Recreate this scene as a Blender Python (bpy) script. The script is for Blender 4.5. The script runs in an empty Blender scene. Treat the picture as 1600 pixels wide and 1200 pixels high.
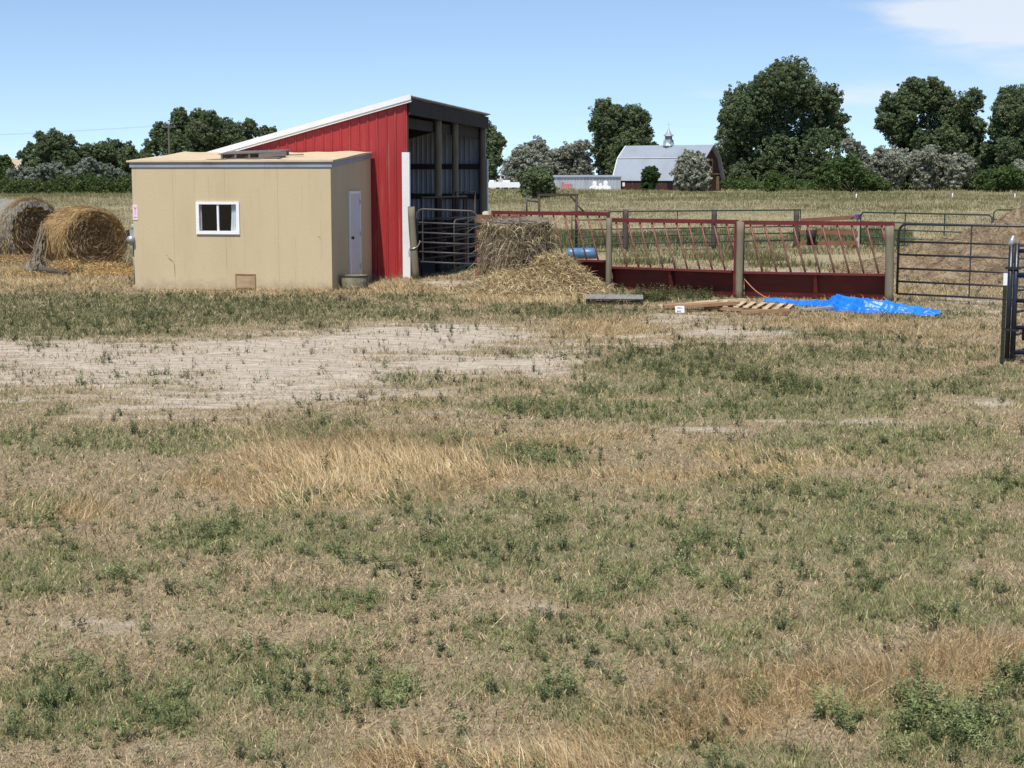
import bpy, math, random
import numpy as np
from mathutils import Vector, Matrix

# ------------------------------------------------------------------ camera, sky, sun
random.seed(7)
RNG = np.random.default_rng(11)
SC = bpy.context.scene
COL = SC.collection
F = 2400.0                                    # focal length in photo pixels (1600 wide)
CAM_H = 2.4
PITCH = math.atan(315.0 / F)
cam_d = bpy.data.cameras.new('camera')
cam_d.sensor_width = 36.0
cam_d.lens = 36.0 * F / 1600.0
cam_d.clip_end = 6000.0
cam = bpy.data.objects.new('camera', cam_d)
cam.location = (0, 0, CAM_H)
cam.rotation_euler = (math.radians(90) - PITCH, 0, 0)
COL.objects.link(cam)
SC.camera = cam

SUN_EL = math.radians(60)
SUN_H = Vector((-0.30, -0.954, 0)).normalized()
world = bpy.data.worlds.new('World')
SC.world = world
world.use_nodes = True
SKY_STRENGTH = 0.122
SUN_STRENGTH = 4.2

def build_world():
    nt = world.node_tree
    nt.nodes.clear()
    L = nt.links.new
    out = nt.nodes.new('ShaderNodeOutputWorld')
    bg = nt.nodes.new('ShaderNodeBackground')
    sky = nt.nodes.new('ShaderNodeTexSky')
    sky.sky_type = 'NISHITA'
    sky.sun_disc = False
    sky.sun_elevation = SUN_EL
    sky.sun_rotation = math.atan2(SUN_H.x, SUN_H.y) % (2 * math.pi)
    sky.air_density = 0.85
    sky.dust_density = 0.0
    sky.ozone_density = 1.1
    sky.altitude = 1000
    bg.inputs['Strength'].default_value = SKY_STRENGTH
    # thin cirrus, laid out by direction on the sky
    tc = nt.nodes.new('ShaderNodeTexCoord')
    mp = nt.nodes.new('ShaderNodeMapping')
    mp.inputs['Scale'].default_value = (6, 6, 34)
    nz = nt.nodes.new('ShaderNodeTexNoise')
    nz.inputs['Scale'].default_value = 1.3
    nz.inputs['Detail'].default_value = 9
    nz.inputs['Roughness'].default_value = 0.55
    nz.inputs['Distortion'].default_value = 0.4
    L(tc.outputs['Generated'], mp.inputs['Vector'])
    sm = nt.nodes.new('ShaderNodeMapping'); sm.inputs['Location'].default_value = (0, 0, .06)
    L(tc.outputs['Generated'], sm.inputs['Vector']); L(sm.outputs['Vector'], sky.inputs['Vector'])
    L(mp.outputs['Vector'], nz.inputs['Vector'])
    total = None
    for (dx, dz, sx, sz, amt) in ((0.318, 0.112, 0.060, 0.022, 1.0), (0.36, 0.086, 0.05, 0.022, 0.8), (0.265, 0.108, 0.03, 0.007, .55), (0.228, 0.053, 0.045, 0.010, 0.45), (0.125, 0.056, 0.03, 0.006, 0.28)):
        sep = nt.nodes.new('ShaderNodeSeparateXYZ')
        L(tc.outputs['Generated'], sep.inputs[0])
        def m(op, a, b=None):
            n = nt.nodes.new('ShaderNodeMath'); n.operation = op
            for i, v in enumerate((a, b)):
                if v is None: continue
                if isinstance(v, (int, float)): n.inputs[i].default_value = v
                else: L(v, n.inputs[i])
            return n.outputs[0]
        qx = m('DIVIDE', m('SUBTRACT', m('DIVIDE', sep.outputs[0], sep.outputs[1]), dx), sx)
        qz = m('DIVIDE', m('SUBTRACT', m('DIVIDE', sep.outputs[2], sep.outputs[1]), dz), sz)
        r2 = m('ADD', m('MULTIPLY', qx, qx), m('MULTIPLY', qz, qz))
        g = m('MULTIPLY', m('EXPONENT', m('MULTIPLY', r2, -0.8)), amt)
        g = m('MULTIPLY', g, m('GREATER_THAN', sep.outputs[1], 0.05))
        total = g if total is None else m('ADD', total, g)
    # wisps: mask fades where the noise is low
    v = m('SUBTRACT', m('MULTIPLY', nz.outputs['Fac'], 1.5), 0.62)
    w = m('ADD', m('MULTIPLY', total, .85), m('MULTIPLY', v, 1.7))
    w = m('SUBTRACT', w, 0.34)
    cl = nt.nodes.new('ShaderNodeClamp')
    L(m('MULTIPLY', w, m('MINIMUM', m('MULTIPLY', total, 3.0), 1.0)), cl.inputs['Value'])
    cl.inputs['Max'].default_value = 0.72
    mix = nt.nodes.new('ShaderNodeMix'); mix.data_type = 'RGBA'
    L(cl.outputs[0], mix.inputs['Factor'])
    L(sky.outputs[0], mix.inputs[6])
    mix.inputs[7].default_value = (5.7, 5.9, 6.2, 1)
    L(mix.outputs[2], bg.inputs['Color'])
    L(bg.outputs[0], out.inputs['Surface'])
build_world()

sl = bpy.data.lights.new('sun', 'SUN')
sl.energy = SUN_STRENGTH
sl.angle = math.radians(0.53)
sl.color = (1.0, 0.955, 0.88)
sun = bpy.data.objects.new('sun', sl)
sun_dir = Vector((SUN_H.x * math.cos(SUN_EL), SUN_H.y * math.cos(SUN_EL), math.sin(SUN_EL)))
sun.rotation_euler = (-sun_dir).to_track_quat('-Z', 'Y').to_euler()
sun.location = (0, 0, 60)
COL.objects.link(sun)
SC.view_settings.view_transform = 'Standard'
SC.view_settings.look = 'None'
SC.view_settings.exposure = 0.36
SC.view_settings.gamma = 1.0
SC.view_settings.use_curve_mapping = False
SC.render.engine = 'CYCLES'
SC.cycles.max_bounces = 6
SC.cycles.diffuse_bounces = 3
SC.cycles.transparent_max_bounces = 6

# ------------------------------------------------------------------ layout helpers
CP, SP = math.cos(PITCH), math.sin(PITCH)
def ray(px, py):
    u = (px - 800.0) / F; v = (600.0 - py) / F
    return Vector((u, CP + v * SP, -SP + v * CP))
def at(px, py, Y):                            # point on a photo ray at distance Y
    r = ray(px, py); t = Y / r.y
    return Vector((r.x * t, Y, CAM_H + r.z * t))
def px_of(x, y, z=0.0):                       # photo pixel of a world point (arrays)
    dz = z - CAM_H
    depth = y * CP - dz * SP
    up = y * SP + dz * CP
    return 800 + F * x / depth, 600 - F * up / depth
def X(px, Y):
    return (px - 800.0) / F * (Y * CP + 0.3) if Y < 60 else (px - 800.0) / F * Y * 1.0

def _hash(ix, iy, seed):
    h = (ix.astype(np.int64) * 374761393 + iy.astype(np.int64) * 668265263 + seed * 974711) & 0xffffffff
    h = ((h ^ (h >> 13)) * 1274126177) & 0xffffffff
    h = h ^ (h >> 16)
    return (h & 0xffff) / 65535.0
def vnoise(x, y, seed=0):
    x = np.asarray(x, float); y = np.asarray(y, float)
    ix = np.floor(x); iy = np.floor(y)
    fx = x - ix; fy = y - iy
    fx = fx * fx * (3 - 2 * fx); fy = fy * fy * (3 - 2 * fy)
    a = _hash(ix, iy, seed); b = _hash(ix + 1, iy, seed)
    c = _hash(ix, iy + 1, seed); d = _hash(ix + 1, iy + 1, seed)
    return (a * (1 - fx) + b * fx) * (1 - fy) + (c * (1 - fx) + d * fx) * fy
def fbm(x, y, seed=0, octv=4):
    s = 0; a = 0.5; t = 0
    x = np.asarray(x, float); y = np.asarray(y, float)
    for o in range(octv):
        s = s + a * vnoise(x * 2 ** o, y * 2 ** o, seed + 17 * o); t += a; a *= 0.5
    return s / t                               # 0..1

def sstep(a, b, x):
    t = np.clip((x - a) / (b - a), 0, 1)
    return t * t * (3 - 2 * t)

MOUNDS = [(-2.6, 37.3, 0.9, 0.8, 0.09), (-1.2, 36.6, 1.3, 0.8, 0.05), (0.2, 32.6, 1.0, 0.8, 0.07), (2.0, 33.3, 1.0, 0.7, 0.10),
          (-0.3, 32.2, 0.9, 0.35, 0.10), (5.2, 30.6, 0.8, 0.4, 0.06), (-12, 43, 3.0, 2.0, 0.10), (-4.4, 33.7, 1.6, 0.3, 0.03)]
def gz(x, y):
    x = np.asarray(x, float); y = np.asarray(y, float)
    near = 1 - sstep(60, 120, y)
    z = (fbm(x * 0.35, y * 0.35, 3, 3) - 0.5) * 0.10
    z = z + (fbm(x * 2.2, y * 2.2, 5, 3) - 0.5) * 0.05 * near
    z = z * (0.3 + 0.7 * sstep(0, 4, np.abs(y - 35.5)))         # flatter along the buildings
    for (mx, my, rx, ry, h) in MOUNDS:
        z = z + h * np.exp(-((x - mx) / rx) ** 2 - ((y - my) / ry) ** 2)
    z = z + 0.0070 * np.maximum(0, y - 75) * (1 - sstep(300, 420, y)) + 2.0 * sstep(300, 420, y)
    z = z + (fbm(x * 0.03, y * 0.03, 9, 3) - 0.5) * 0.7 * sstep(90, 200, y) * (1 - sstep(380, 500, y))
    return z
def gz1(x, y): return float(gz(np.array([x]), np.array([y]))[0])

# patches seen in the yard: (cx, cy, rx, ry, amount) in photo pixels of the ground
SOIL = [(300, 605, 450, 45, .70), (830, 565, 130, 38, .75), (330, 575, 430, 42, 1.05), (120, 545, 260, 20, .9), (640, 528, 170, 22, 1.1), (420, 545, 200, 25, 1.0), (700, 570, 160, 30, .8), (860, 585, 110, 24, .55),
        (1010, 535, 120, 12, .5), (1160, 522, 150, 16, .75), (1060, 505, 120, 12, .5), (250, 620, 220, 18, .6), (1540, 632, 60, 9, .7), (1330, 660, 160, 9, .6),
        (1130, 675, 110, 7, .5), (980, 600, 70, 8, .5), (720, 605, 120, 10, .5), (300, 600, 480, 34, .55), (640, 530, 190, 26, 1.1), (1180, 428, 260, 12, .7), (1150, 448, 330, 8, .5), (700, 445, 60, 8, .5), (1500, 478, 130, 20, .4), (1060, 498, 110, 10, .7), (1000, 528, 220, 8, .5), (860, 960, 60, 12, .5), (1500, 890, 50, 14, .4), (150, 985, 90, 14, .45), (220, 1165, 60, 16, .5), (1590, 1140, 60, 45, .6),
        (800, 452, 90, 12, .4), (640, 1100, 60, 12, .35), (1480, 462, 130, 14, .3), (1270, 648, 80, 8, .5)]
GREEN = [(180, 488, 320, 24, 1.5), (40, 510, 200, 20, 1.5), (420, 478, 210, 14, 1.2), (600, 492, 110, 10, .8), (650, 465, 130, 7, .6), (860, 488, 130, 13, 1.0), (1040, 462, 110, 8, .8),
         (1080, 565, 170, 22, 1.1), (1230, 610, 200, 32, 1.15), (1060, 605, 150, 18, 1.0), (1400, 555, 150, 16, .8), (1320, 525, 110, 10, .8), (1270, 560, 100, 18, .9), (1420, 490, 110, 8, .6), (1500, 600, 90, 16, .9), (1560, 585, 70, 10, .7),
         (830, 640, 90, 12, 1.0), (1140, 645, 240, 20, 1.0), (1360, 690, 210, 24, .95), (820, 715, 100, 16, 1.0), (110, 690, 150, 24, .9), (60, 640, 80, 12, .5), (500, 670, 70, 14, .9), (300, 690, 80, 22, .8), (700, 680, 70, 12, .6),
         (60, 900, 90, 45, 1.0), (340, 835, 130, 30, .8), (540, 825, 90, 25, .9), (780, 850, 360, 60, .95), (1250, 835, 380, 60, .85), (1000, 920, 330, 45, .75), (1100, 1000, 400, 40, .65), (1480, 950, 200, 40, .8), (1250, 990, 220, 25, .6),
         (120, 1110, 190, 60, .85), (350, 1060, 130, 50, .85), (540, 945, 70, 20, .9), (610, 1080, 60, 24, 1.1), (760, 1080, 110, 24, .7), (1450, 1145, 110, 50, 1.3), (1590, 1085, 40, 35, 1.1), (1200, 1175, 160, 30, .8),
         (1560, 755, 70, 18, .9), (1230, 780, 90, 20, .9), (1120, 760, 90, 14, .7), (450, 1175, 120, 30, .6), (900, 1120, 140, 30, .45), (1350, 760, 90, 16, .7), (60, 790, 60, 20, .7), (650, 590, 60, 12, .4), (480, 940, 90, 22, .6), (200, 900, 60, 20, .6), (720, 960, 160, 30, .4)]
STRAW = [(590, 725, 230, 55, 1.4), (640, 770, 60, 25, 1.1), (1520, 1050, 140, 45, 1.3), (1280, 1090, 180, 30, 1.3), (1000, 1140, 120, 30, .9), (620, 1180, 90, 20, .9), (1400, 520, 140, 12, .7), (1150, 610, 60, 10, .8), (400, 765, 150, 35, .9), (700, 685, 200, 22, .7), (1350, 1075, 250, 42, 1.2), (1130, 1120, 170, 45, 1.0), (850, 1195, 140, 25, .8), (110, 800, 130, 30, .7), (930, 690, 240, 25, .6),
         (950, 520, 150, 16, .8), (930, 500, 90, 10, .8), (820, 470, 130, 14, .9), (1300, 505, 220, 14, .7), (1450, 560, 150, 20, .5), (560, 450, 150, 8, .9), (60, 440, 130, 22, .9), (1010, 745, 200, 22, .7), (1200, 720, 200, 20, .5), (1560, 1040, 100, 40, .9), (500, 455, 300, 8, .7), (1350, 460, 160, 14, .5)]
def patch(lst, x, y):
    u, v = px_of(x, y, 0.0)
    s = np.zeros_like(u)
    for (cx, cy, rx, ry, a) in lst:
        s = np.maximum(s, a * np.exp(-(((u - cx) / rx) ** 2 + ((v - cy) / ry) ** 2) * 0.9))
    return s
def masks(x, y):
    """soil, green, straw in 0..1 for ground points in the yard"""
    n1 = fbm(x * 0.55, y * 0.9, 21, 5); n2 = fbm(x * 2.3, y * 2.0, 33, 4); n3 = fbm(x * 0.9, y * 0.8, 47, 4); n4 = fbm(x * 1.1, y * 4.5, 57, 4)
    so = patch(SOIL, x, y); gr = patch(GREEN, x, y); st = patch(STRAW, x, y)
    soil = sstep(0.15, 0.90, so * 1.0 + (n1 - 0.5) * 0.5 + (n4 - .5) * 0.9 + 0.06)
    green = sstep(0.22, 0.85, gr * 0.95 + (n2 - 0.5) * 1.0 + (n3 - .5) * 0.7 + 0.16)
    straw = sstep(0.25, 0.85, st * 1.05 + (n3 - 0.5) * 1.0 + (n2 - .5) * .6 + 0.10)
    soil = soil * (1 - 0.55 * green)
    return soil, green, straw * (1 - soil)

# ------------------------------------------------------------------ object helpers
def tag(o, label=None, cat=None, group=None, kind=None):
    if label: o['label'] = label
    if cat: o['category'] = cat
    if group: o['group'] = group
    if kind: o['kind'] = kind
    return o
def thing(name, label, cat, loc, rz=0.0, group=None):
    o = bpy.data.objects.new(name, None)
    o.empty_display_size = 0.3
    o.location = loc; o.rotation_euler = (0, 0, rz)
    COL.objects.link(o)
    return tag(o, label, cat, group)
def copy_tree(o, parent=None):
    c = o.copy(); COL.objects.link(c)
    if parent is not None: c.parent = parent
    for ch in list(o.children): copy_tree(ch, c)
    return c

class MB:
    """collects shapes for one mesh object"""
    def __init__(s): s.v = []; s.f = []
    def add(s, vs, fs):
        b = len(s.v); s.v += [tuple(p) for p in vs]; s.f += [tuple(i + b for i in f) for f in fs]
    def box(s, x0, x1, y0, y1, z0, z1):
        s.hexa([(x0, y0, z0), (x1, y0, z0), (x1, y1, z0), (x0, y1, z0), (x0, y0, z1), (x1, y0, z1), (x1, y1, z1), (x0, y1, z1)])
    def hexa(s, p):
        s.add(p, [(0, 3, 2, 1), (4, 5, 6, 7), (0, 1, 5, 4), (1, 2, 6, 5), (2, 3, 7, 6), (3, 0, 4, 7)])
    def beam(s, a, b, w, h, up=(0, 0, 1)):
        a = Vector(a); b = Vector(b); d = (b - a).normalized(); up = Vector(up)
        if abs(d.dot(up)) > .98: up = Vector((0, 1, 0))
        sx = d.cross(up).normalized(); sz = sx.cross(d).normalized()
        c = []
        for q in (a, b):
            c += [q - sx * w / 2 - sz * h / 2, q + sx * w / 2 - sz * h / 2, q + sx * w / 2 + sz * h / 2, q - sx * w / 2 + sz * h / 2]
        s.add(c, [(0, 1, 2, 3), (7, 6, 5, 4), (0, 4, 5, 1), (1, 5, 6, 2), (2, 6, 7, 3), (3, 7, 4, 0)])
    def tube(s, pts, r, n=8, cap=True):
        pts = [Vector(p) for p in pts]
        rs = r if isinstance(r, (list, tuple)) else [r] * len(pts)
        rings = []; prev = None
        for i, p in enumerate(pts):
            d = (pts[min(i + 1, len(pts) - 1)] - pts[max(i - 1, 0)]).normalized()
            if prev is None:
                up = Vector((0, 0, 1)) if abs(d.z) < .9 else Vector((0, 1, 0))
                sx = d.cross(up).normalized()
            else:
                sx = (prev - d * prev.dot(d)).normalized()
            prev = sx; sy = d.cross(sx)
            rings.append([p + (sx * math.cos(2 * math.pi * k / n) + sy * math.sin(2 * math.pi * k / n)) * rs[i] for k in range(n)])
        vs = [v for rg in rings for v in rg]; fs = []
        for i in range(len(pts) - 1):
            for k in range(n):
                k2 = (k + 1) % n
                fs.append((i * n + k, i * n + k2, (i + 1) * n + k2, (i + 1) * n + k))
        if cap:
            fs.append(tuple(range(n - 1, -1, -1))); fs.append(tuple((len(pts) - 1) * n + k for k in range(n)))
        s.add(vs, fs)
    def lathe(s, prof, n=16, c=(0, 0, 0), cap=True):
        vs = []; fs = []
        for (r, z) in prof:
            for k in range(n):
                a = 2 * math.pi * k / n
                vs.append((c[0] + r * math.cos(a), c[1] + r * math.sin(a), c[2] + z))
        for i in range(len(prof) - 1):
            for k in range(n):
                k2 = (k + 1) % n
                fs.append((i * n + k, i * n + k2, (i + 1) * n + k2, (i + 1) * n + k))
        if cap:
            fs.append(tuple(range(n - 1, -1, -1))); fs.append(tuple((len(prof) - 1) * n + k for k in range(n)))
        s.add(vs, fs)
    def build(s, name, mat, parent=None, smooth=False, off=None):
        me = bpy.data.meshes.new(name)
        vs = s.v
        if off is not None: vs = [(p[0] - off[0], p[1] - off[1], p[2] - off[2]) for p in vs]
        me.from_pydata(vs, [], s.f)
        me.materials.append(mat)
        if smooth: me.polygons.foreach_set('use_smooth', [True] * len(me.polygons))
        me.update()
        o = bpy.data.objects.new(name, me); COL.objects.link(o)
        if parent is not None: o.parent = parent
        return o

def np_mesh(name, verts, faces, mat, cols=None, smooth=False, parent=None, attrs=None):
    """verts (N,3), faces (M,3 or 4), optional point colours"""
    me = bpy.data.meshes.new(name)
    verts = np.ascontiguousarray(verts, dtype=np.float32); faces = np.ascontiguousarray(faces, dtype=np.int32)
    k = faces.shape[1]
    me.vertices.add(len(verts)); me.vertices.foreach_set('co', verts.ravel())
    me.loops.add(faces.size); me.loops.foreach_set('vertex_index', faces.ravel())
    me.polygons.add(len(faces)); me.polygons.foreach_set('loop_start', np.arange(0, faces.size, k, dtype=np.int32))
    if smooth: me.polygons.foreach_set('use_smooth', np.ones(len(faces), dtype=bool))
    me.update(calc_edges=True)
    if cols is not None:
        a = me.attributes.new('col', 'FLOAT_COLOR', 'POINT')
        c = np.ones((len(verts), 4), np.float32); c[:, :3] = cols
        a.data.foreach_set('color', c.ravel())
    for kk, val in (attrs or {}).items():
        a = me.attributes.new(kk, 'FLOAT', 'POINT'); a.data.foreach_set('value', np.ascontiguousarray(val, dtype=np.float32).ravel())
    me.materials.append(mat)
    o = bpy.data.objects.new(name, me); COL.objects.link(o)
    if parent is not None: o.parent = parent
    return o

# ------------------------------------------------------------------ materials
def new_mat(name):
    m = bpy.data.materials.new(name); m.use_nodes = True
    nt = m.node_tree; nt.nodes.clear()
    out = nt.nodes.new('ShaderNodeOutputMaterial')
    return m, nt, out
def N(nt, typ, **kw):
    n = nt.nodes.new(typ)
    for k, v in kw.items():
        if k in n.inputs: n.inputs[k].default_value = v
        else: setattr(n, k, v)
    return n
def mixc(nt, fac, a, b, mode='MIX'):
    n = nt.nodes.new('ShaderNodeMix'); n.data_type = 'RGBA'; n.blend_type = mode
    for sock, v in ((n.inputs['Factor'], fac), (n.inputs[6], a), (n.inputs[7], b)):
        if isinstance(v, (int, float)): sock.default_value = v
        elif isinstance(v, tuple): sock.default_value = (*v[:3], 1)
        else: nt.links.new(v, sock)
    return n.outputs[2]
def ramp(nt, fac, lo, hi, a=0.0, b=1.0):
    n = nt.nodes.new('ShaderNodeMapRange'); n.interpolation_type = 'SMOOTHSTEP'
    n.inputs['From Min'].default_value = lo; n.inputs['From Max'].default_value = hi
    n.inputs['To Min'].default_value = a; n.inputs['To Max'].default_value = b
    nt.links.new(fac, n.inputs['Value']); return n.outputs[0]
def coords(nt, scale=(1, 1, 1)):
    tc = nt.nodes.new('ShaderNodeTexCoord'); mp = nt.nodes.new('ShaderNodeMapping')
    mp.inputs['Scale'].default_value = scale
    nt.links.new(tc.outputs['Object'], mp.inputs['Vector']); return mp.outputs['Vector']
def noise(nt, vec, scale, detail=4, rough=0.55):
    n = N(nt, 'ShaderNodeTexNoise', Scale=scale, Detail=detail, Roughness=rough)
    nt.links.new(vec, n.inputs['Vector']); return n.outputs['Fac']

def weathered(name, base, dirt, rough=0.7, metal=0.0, scale=3.0, amount=0.5, stretch=(1, 1, 1), bump=0.1, fine=40.0, spec=0.3, third=None):
    """painted / wooden / metal surface with streaks and stains of its own"""
    m, nt, out = new_mat(name)
    b = N(nt, 'ShaderNodeBsdfPrincipled', Roughness=rough, Metallic=metal)
    b.inputs['Specular IOR Level'].default_value = spec
    v = coords(nt, stretch)
    n1 = noise(nt, v, scale, 6, 0.6); n2 = noise(nt, v, fine, 3, 0.6)
    c = mixc(nt, ramp(nt, n1, 0.40, 0.72, 0, amount), base, dirt)
    if third is not None:
        n3 = noise(nt, v, scale * 2.7, 5, 0.65)
        c = mixc(nt, ramp(nt, n3, 0.56, 0.66, 0, 0.8), c, third)
    c = mixc(nt, ramp(nt, n2, 0.3, 0.7, 0.0, 0.25), c, tuple(x * 0.6 for x in base))
    nt.links.new(c, b.inputs['Base Color'])
    bp = N(nt, 'ShaderNodeBump', Strength=bump, Distance=0.02)
    nt.links.new(n2, bp.inputs['Height']); nt.links.new(bp.outputs[0], b.inputs['Normal'])
    nt.links.new(b.outputs[0], out.inputs[0])
    return m
def leafy(name, trans=0.3, gain=1.0, rough=0.6):
    """thin leaf or blade, colour carried per blade"""
    m, nt, out = new_mat(name)
    a = N(nt, 'ShaderNodeAttribute'); a.attribute_name = 'col'
    d = N(nt, 'ShaderNodeBsdfDiffuse'); t = N(nt, 'ShaderNodeBsdfTranslucent')
    nt.links.new(a.outputs['Color'], d.inputs['Color']); nt.links.new(a.outputs['Color'], t.inputs['Color'])
    mx = N(nt, 'ShaderNodeMixShader'); mx.inputs[0].default_value = trans
    nt.links.new(d.outputs[0], mx.inputs[1]); nt.links.new(t.outputs[0], mx.inputs[2])
    nt.links.new(mx.outputs[0], out.inputs[0])
    return m

M = {}
M['siding'] = weathered('siding', (.560, .455, .288), (.480, .385, .232), 0.8, 0, 1.1, 0.6, (1, 1, .35), 0.15, 60)
def splash(m, h=.30):
    nt = m.node_tree; b = [n for n in nt.nodes if n.type == 'BSDF_PRINCIPLED'][0]; old = b.inputs['Base Color'].links[0].from_socket
    tc = nt.nodes.new('ShaderNodeTexCoord'); sp = nt.nodes.new('ShaderNodeSeparateXYZ'); nt.links.new(tc.outputs['Object'], sp.inputs[0])
    n1 = noise(nt, tc.outputs['Object'], 5, 6, .7)
    q = N(nt, 'ShaderNodeMath', operation='MULTIPLY_ADD'); nt.links.new(n1, q.inputs[0]); q.inputs[1].default_value = h * 2.2; nt.links.new(sp.outputs[2], q.inputs[2])
    c = mixc(nt, ramp(nt, q.outputs[0], h * .95, h * 2.1, .75, 0), old, (.33, .27, .19))
    n2 = noise(nt, coords(nt, (7, 7, .35)), 1.6, 5, .6)
    c = mixc(nt, ramp(nt, n2, .56, .72, 0, .30), c, (.34, .27, .17))
    nt.links.new(c, b.inputs['Base Color'])
splash(M['siding'])
M['fascia'] = weathered('fascia', (.30, .34, .39), (.20, .21, .24), 0.6, 0, 1.5, .7)
M['plywood'] = weathered('plywood', (.62, .49, .32), (.46, .33, .20), 0.8, 0, 1.2, .6, (1, 3, 1), .1, 30)
M['white'] = weathered('white_paint', (.80, .80, .80), (.62, .60, .57), 0.5, 0, 2.0, .4)
M['vinyl'] = weathered('vinyl', (.85, .85, .85), (.75, .75, .74), 0.4, 0, 2.0, .3)
M['door'] = weathered('door_paint', (.60, .62, .68), (.50, .51, .55), 0.5, 0, 1.2, .5, (1, 1, .4))
M['hatch'] = weathered('hatch_wood', (.42, .31, .20), (.30, .19, .11), 0.85, 0, 3, .8, (1, 1, 3), .2)
M['red'] = weathered('red_steel', (.350, .031, .031), (.290, .023, .023), 0.45, 0, 0.7, .8, (1, 1, .25), .02, 25, .4)
splash(M['red'], .22)
M['galv'] = weathered('galvanised', (.42, .44, .46), (.30, .30, .31), 0.5, 0.3, 1.5, .6, (1, 1, .3))
M['inner'] = weathered('dusty_steel', (.33, .37, .43), (.18, .20, .22), 0.6, 0.1, 1.0, .7, (1, 1, .3))
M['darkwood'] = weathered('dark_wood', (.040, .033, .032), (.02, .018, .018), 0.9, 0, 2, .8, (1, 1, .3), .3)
M['post'] = weathered('treated_post', (.215, .190, .130), (.115, .100, .068), 0.9, 0, 2.5, .8, (2, 2, .3), .4, 30)
M['postdark'] = weathered('rubbed_post', (.17, .145, .10), (.07, .06, .05), 0.9, 0, 2.5, .8, (2, 2, .3), .4, 30)
M['greyboard'] = weathered('grey_board', (.33, .31, .28), (.18, .165, .15), 0.9, 0, 3, .8, (.5, 3, 3), .3)
M['roofpallet'] = weathered('roof_pallet', (.20, .175, .155), (.10, .088, .078), 0.9, 0, 3, .8, (.5, 3, 3), .3)
M['palewood'] = weathered('pale_wood', (.62, .47, .29), (.42, .28, .15), 0.85, 0, 2.5, .8, (1, 1, 1), .2)
M['brownwood'] = weathered('brown_wood', (.33, .20, .11), (.22, .13, .07), 0.85, 0, 2.5, .8, (1, 1, 1), .2)
M['redboard'] = weathered('red_board', (.225, .105, .062), (.14, .07, .045), 0.85, 0, 2.5, .8, (1, 1, 2), .2)
M['feedred'] = weathered('feeder_red', (.155, .022, .020), (.085, .018, .017), 0.5, 0, 2.2, .9, (1, 1, 2.5), .1, 40, .35, (.20, .045, .022))
M['sheetred'] = weathered('trough_red', (.115, .016, .018), (.055, .011, .012), 0.5, 0, 1.6, .9, (.5, 1, 3), .1, 40, .35, (.17, .032, .020))
M['slat'] = None
M['gateblack'] = weathered('gate_black', (.018, .020, .024), (.035, .033, .032), 0.4, 0, 4, .6, spec=.5)
M['gatenavy'] = weathered('gate_navy', (.012, .018, .032), (.030, .032, .038), 0.35, 0, 4, .6, spec=.5)
M['gategrey'] = weathered('gate_grey', (.085, .078, .082), (.05, .043, .04), 0.5, 0.2, 4, .7)
M['gategreen'] = weathered('gate_green', (.045, .060, .050), (.03, .03, .028), 0.5, 0, 4, .7)
M['tealrail'] = weathered('teal_rail', (.05, .095, .085), (.04, .05, .045), 0.5, 0, 4, .5)
M['pipe'] = weathered('rusty_pipe', (.055, .042, .036), (.10, .055, .03), 0.7, 0, 5, .7)
M['tpost'] = weathered('tpost_green', (.030, .040, .026), (.05, .04, .03), 0.6, 0, 5, .6)
M['bluebarrel'] = weathered('blue_plastic', (.085, .185, .36), (.06, .12, .24), 0.4, 0, 3, .6, spec=.5)
M['rubber'] = weathered('black_rubber', (.018, .016, .016), (.04, .035, .03), 0.7, 0, 4, .6)
M['rope'] = weathered('rope', (.45, .20, .12), (.35, .16, .1), 0.9, 0, 8, .5)
M['purple'] = weathered('purple_rope', (.10, .06, .26), (.07, .04, .18), 0.9, 0, 8, .5)
M['chain'] = weathered('chain', (.5, .5, .5), (.25, .24, .22), 0.4, 0.6, 10, .5)
M['meter'] = weathered('meter_grey', (.33, .36, .34), (.2, .23, .19), 0.5, 0.1, 8, .5)
M['card'] = weathered('card', (.85, .85, .86), (.75, .75, .76), 0.6, 0, 4, .3)
M['pink'] = weathered('faded_pink', (.80, .62, .66), (.72, .52, .57), 0.6, 0, 6, .4)
M['pinkink'] = weathered('faded_red_ink', (.60, .22, .28), (.5, .2, .25), 0.6, 0, 6, .4)
M['ink'] = weathered('blue_grey_ink', (.12, .14, .18), (.1, .1, .13), 0.6, 0, 6, .4)
M['curtain'] = weathered('curtain', (.86, .86, .85), (.72, .73, .73), 0.9, 0, 4, .5, (6, 1, 1))
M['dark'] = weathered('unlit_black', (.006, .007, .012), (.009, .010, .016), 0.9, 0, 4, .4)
M['crack'] = weathered('split_wood', (.10, .07, .04), (.05, .035, .02), 0.9, 0, 10, .6)
M['bark'] = weathered('bark', (.10, .085, .065), (.05, .042, .034), 0.95, 0, 2, .8, (2, 2, .4), .5)
M['barnroof'] = weathered('barn_tin', (.33, .37, .42), (.25, .27, .30), 0.5, 0.2, .3, .7, (1, 1, .4))
M['barnwall'] = weathered('barn_boards', (.060, .026, .020), (.04, .024, .019), 0.9, 0, .8, .8, (1, 1, .3), third=(.16, .10, .06))
M['oldwood'] = weathered('old_boards', (.30, .21, .12), (.14, .09, .06), 0.9, 0, 1, .8)
M['tin'] = weathered('tin_shed', (.46, .49, .53), (.30, .32, .35), 0.45, 0.3, .6, .8, (3, 1, .2))
M['rvwhite'] = weathered('trailer_white', (.78, .80, .82), (.62, .64, .66), 0.4, 0, .5, .5)
M['fadedred'] = weathered('faded_red_paint', (.45, .16, .15), (.40, .30, .28), 0.7, 0, 1.2, .8)
M['pole'] = weathered('utility_pole', (.14, .12, .10), (.09, .08, .07), 0.9, 0, 1, .7)
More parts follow.
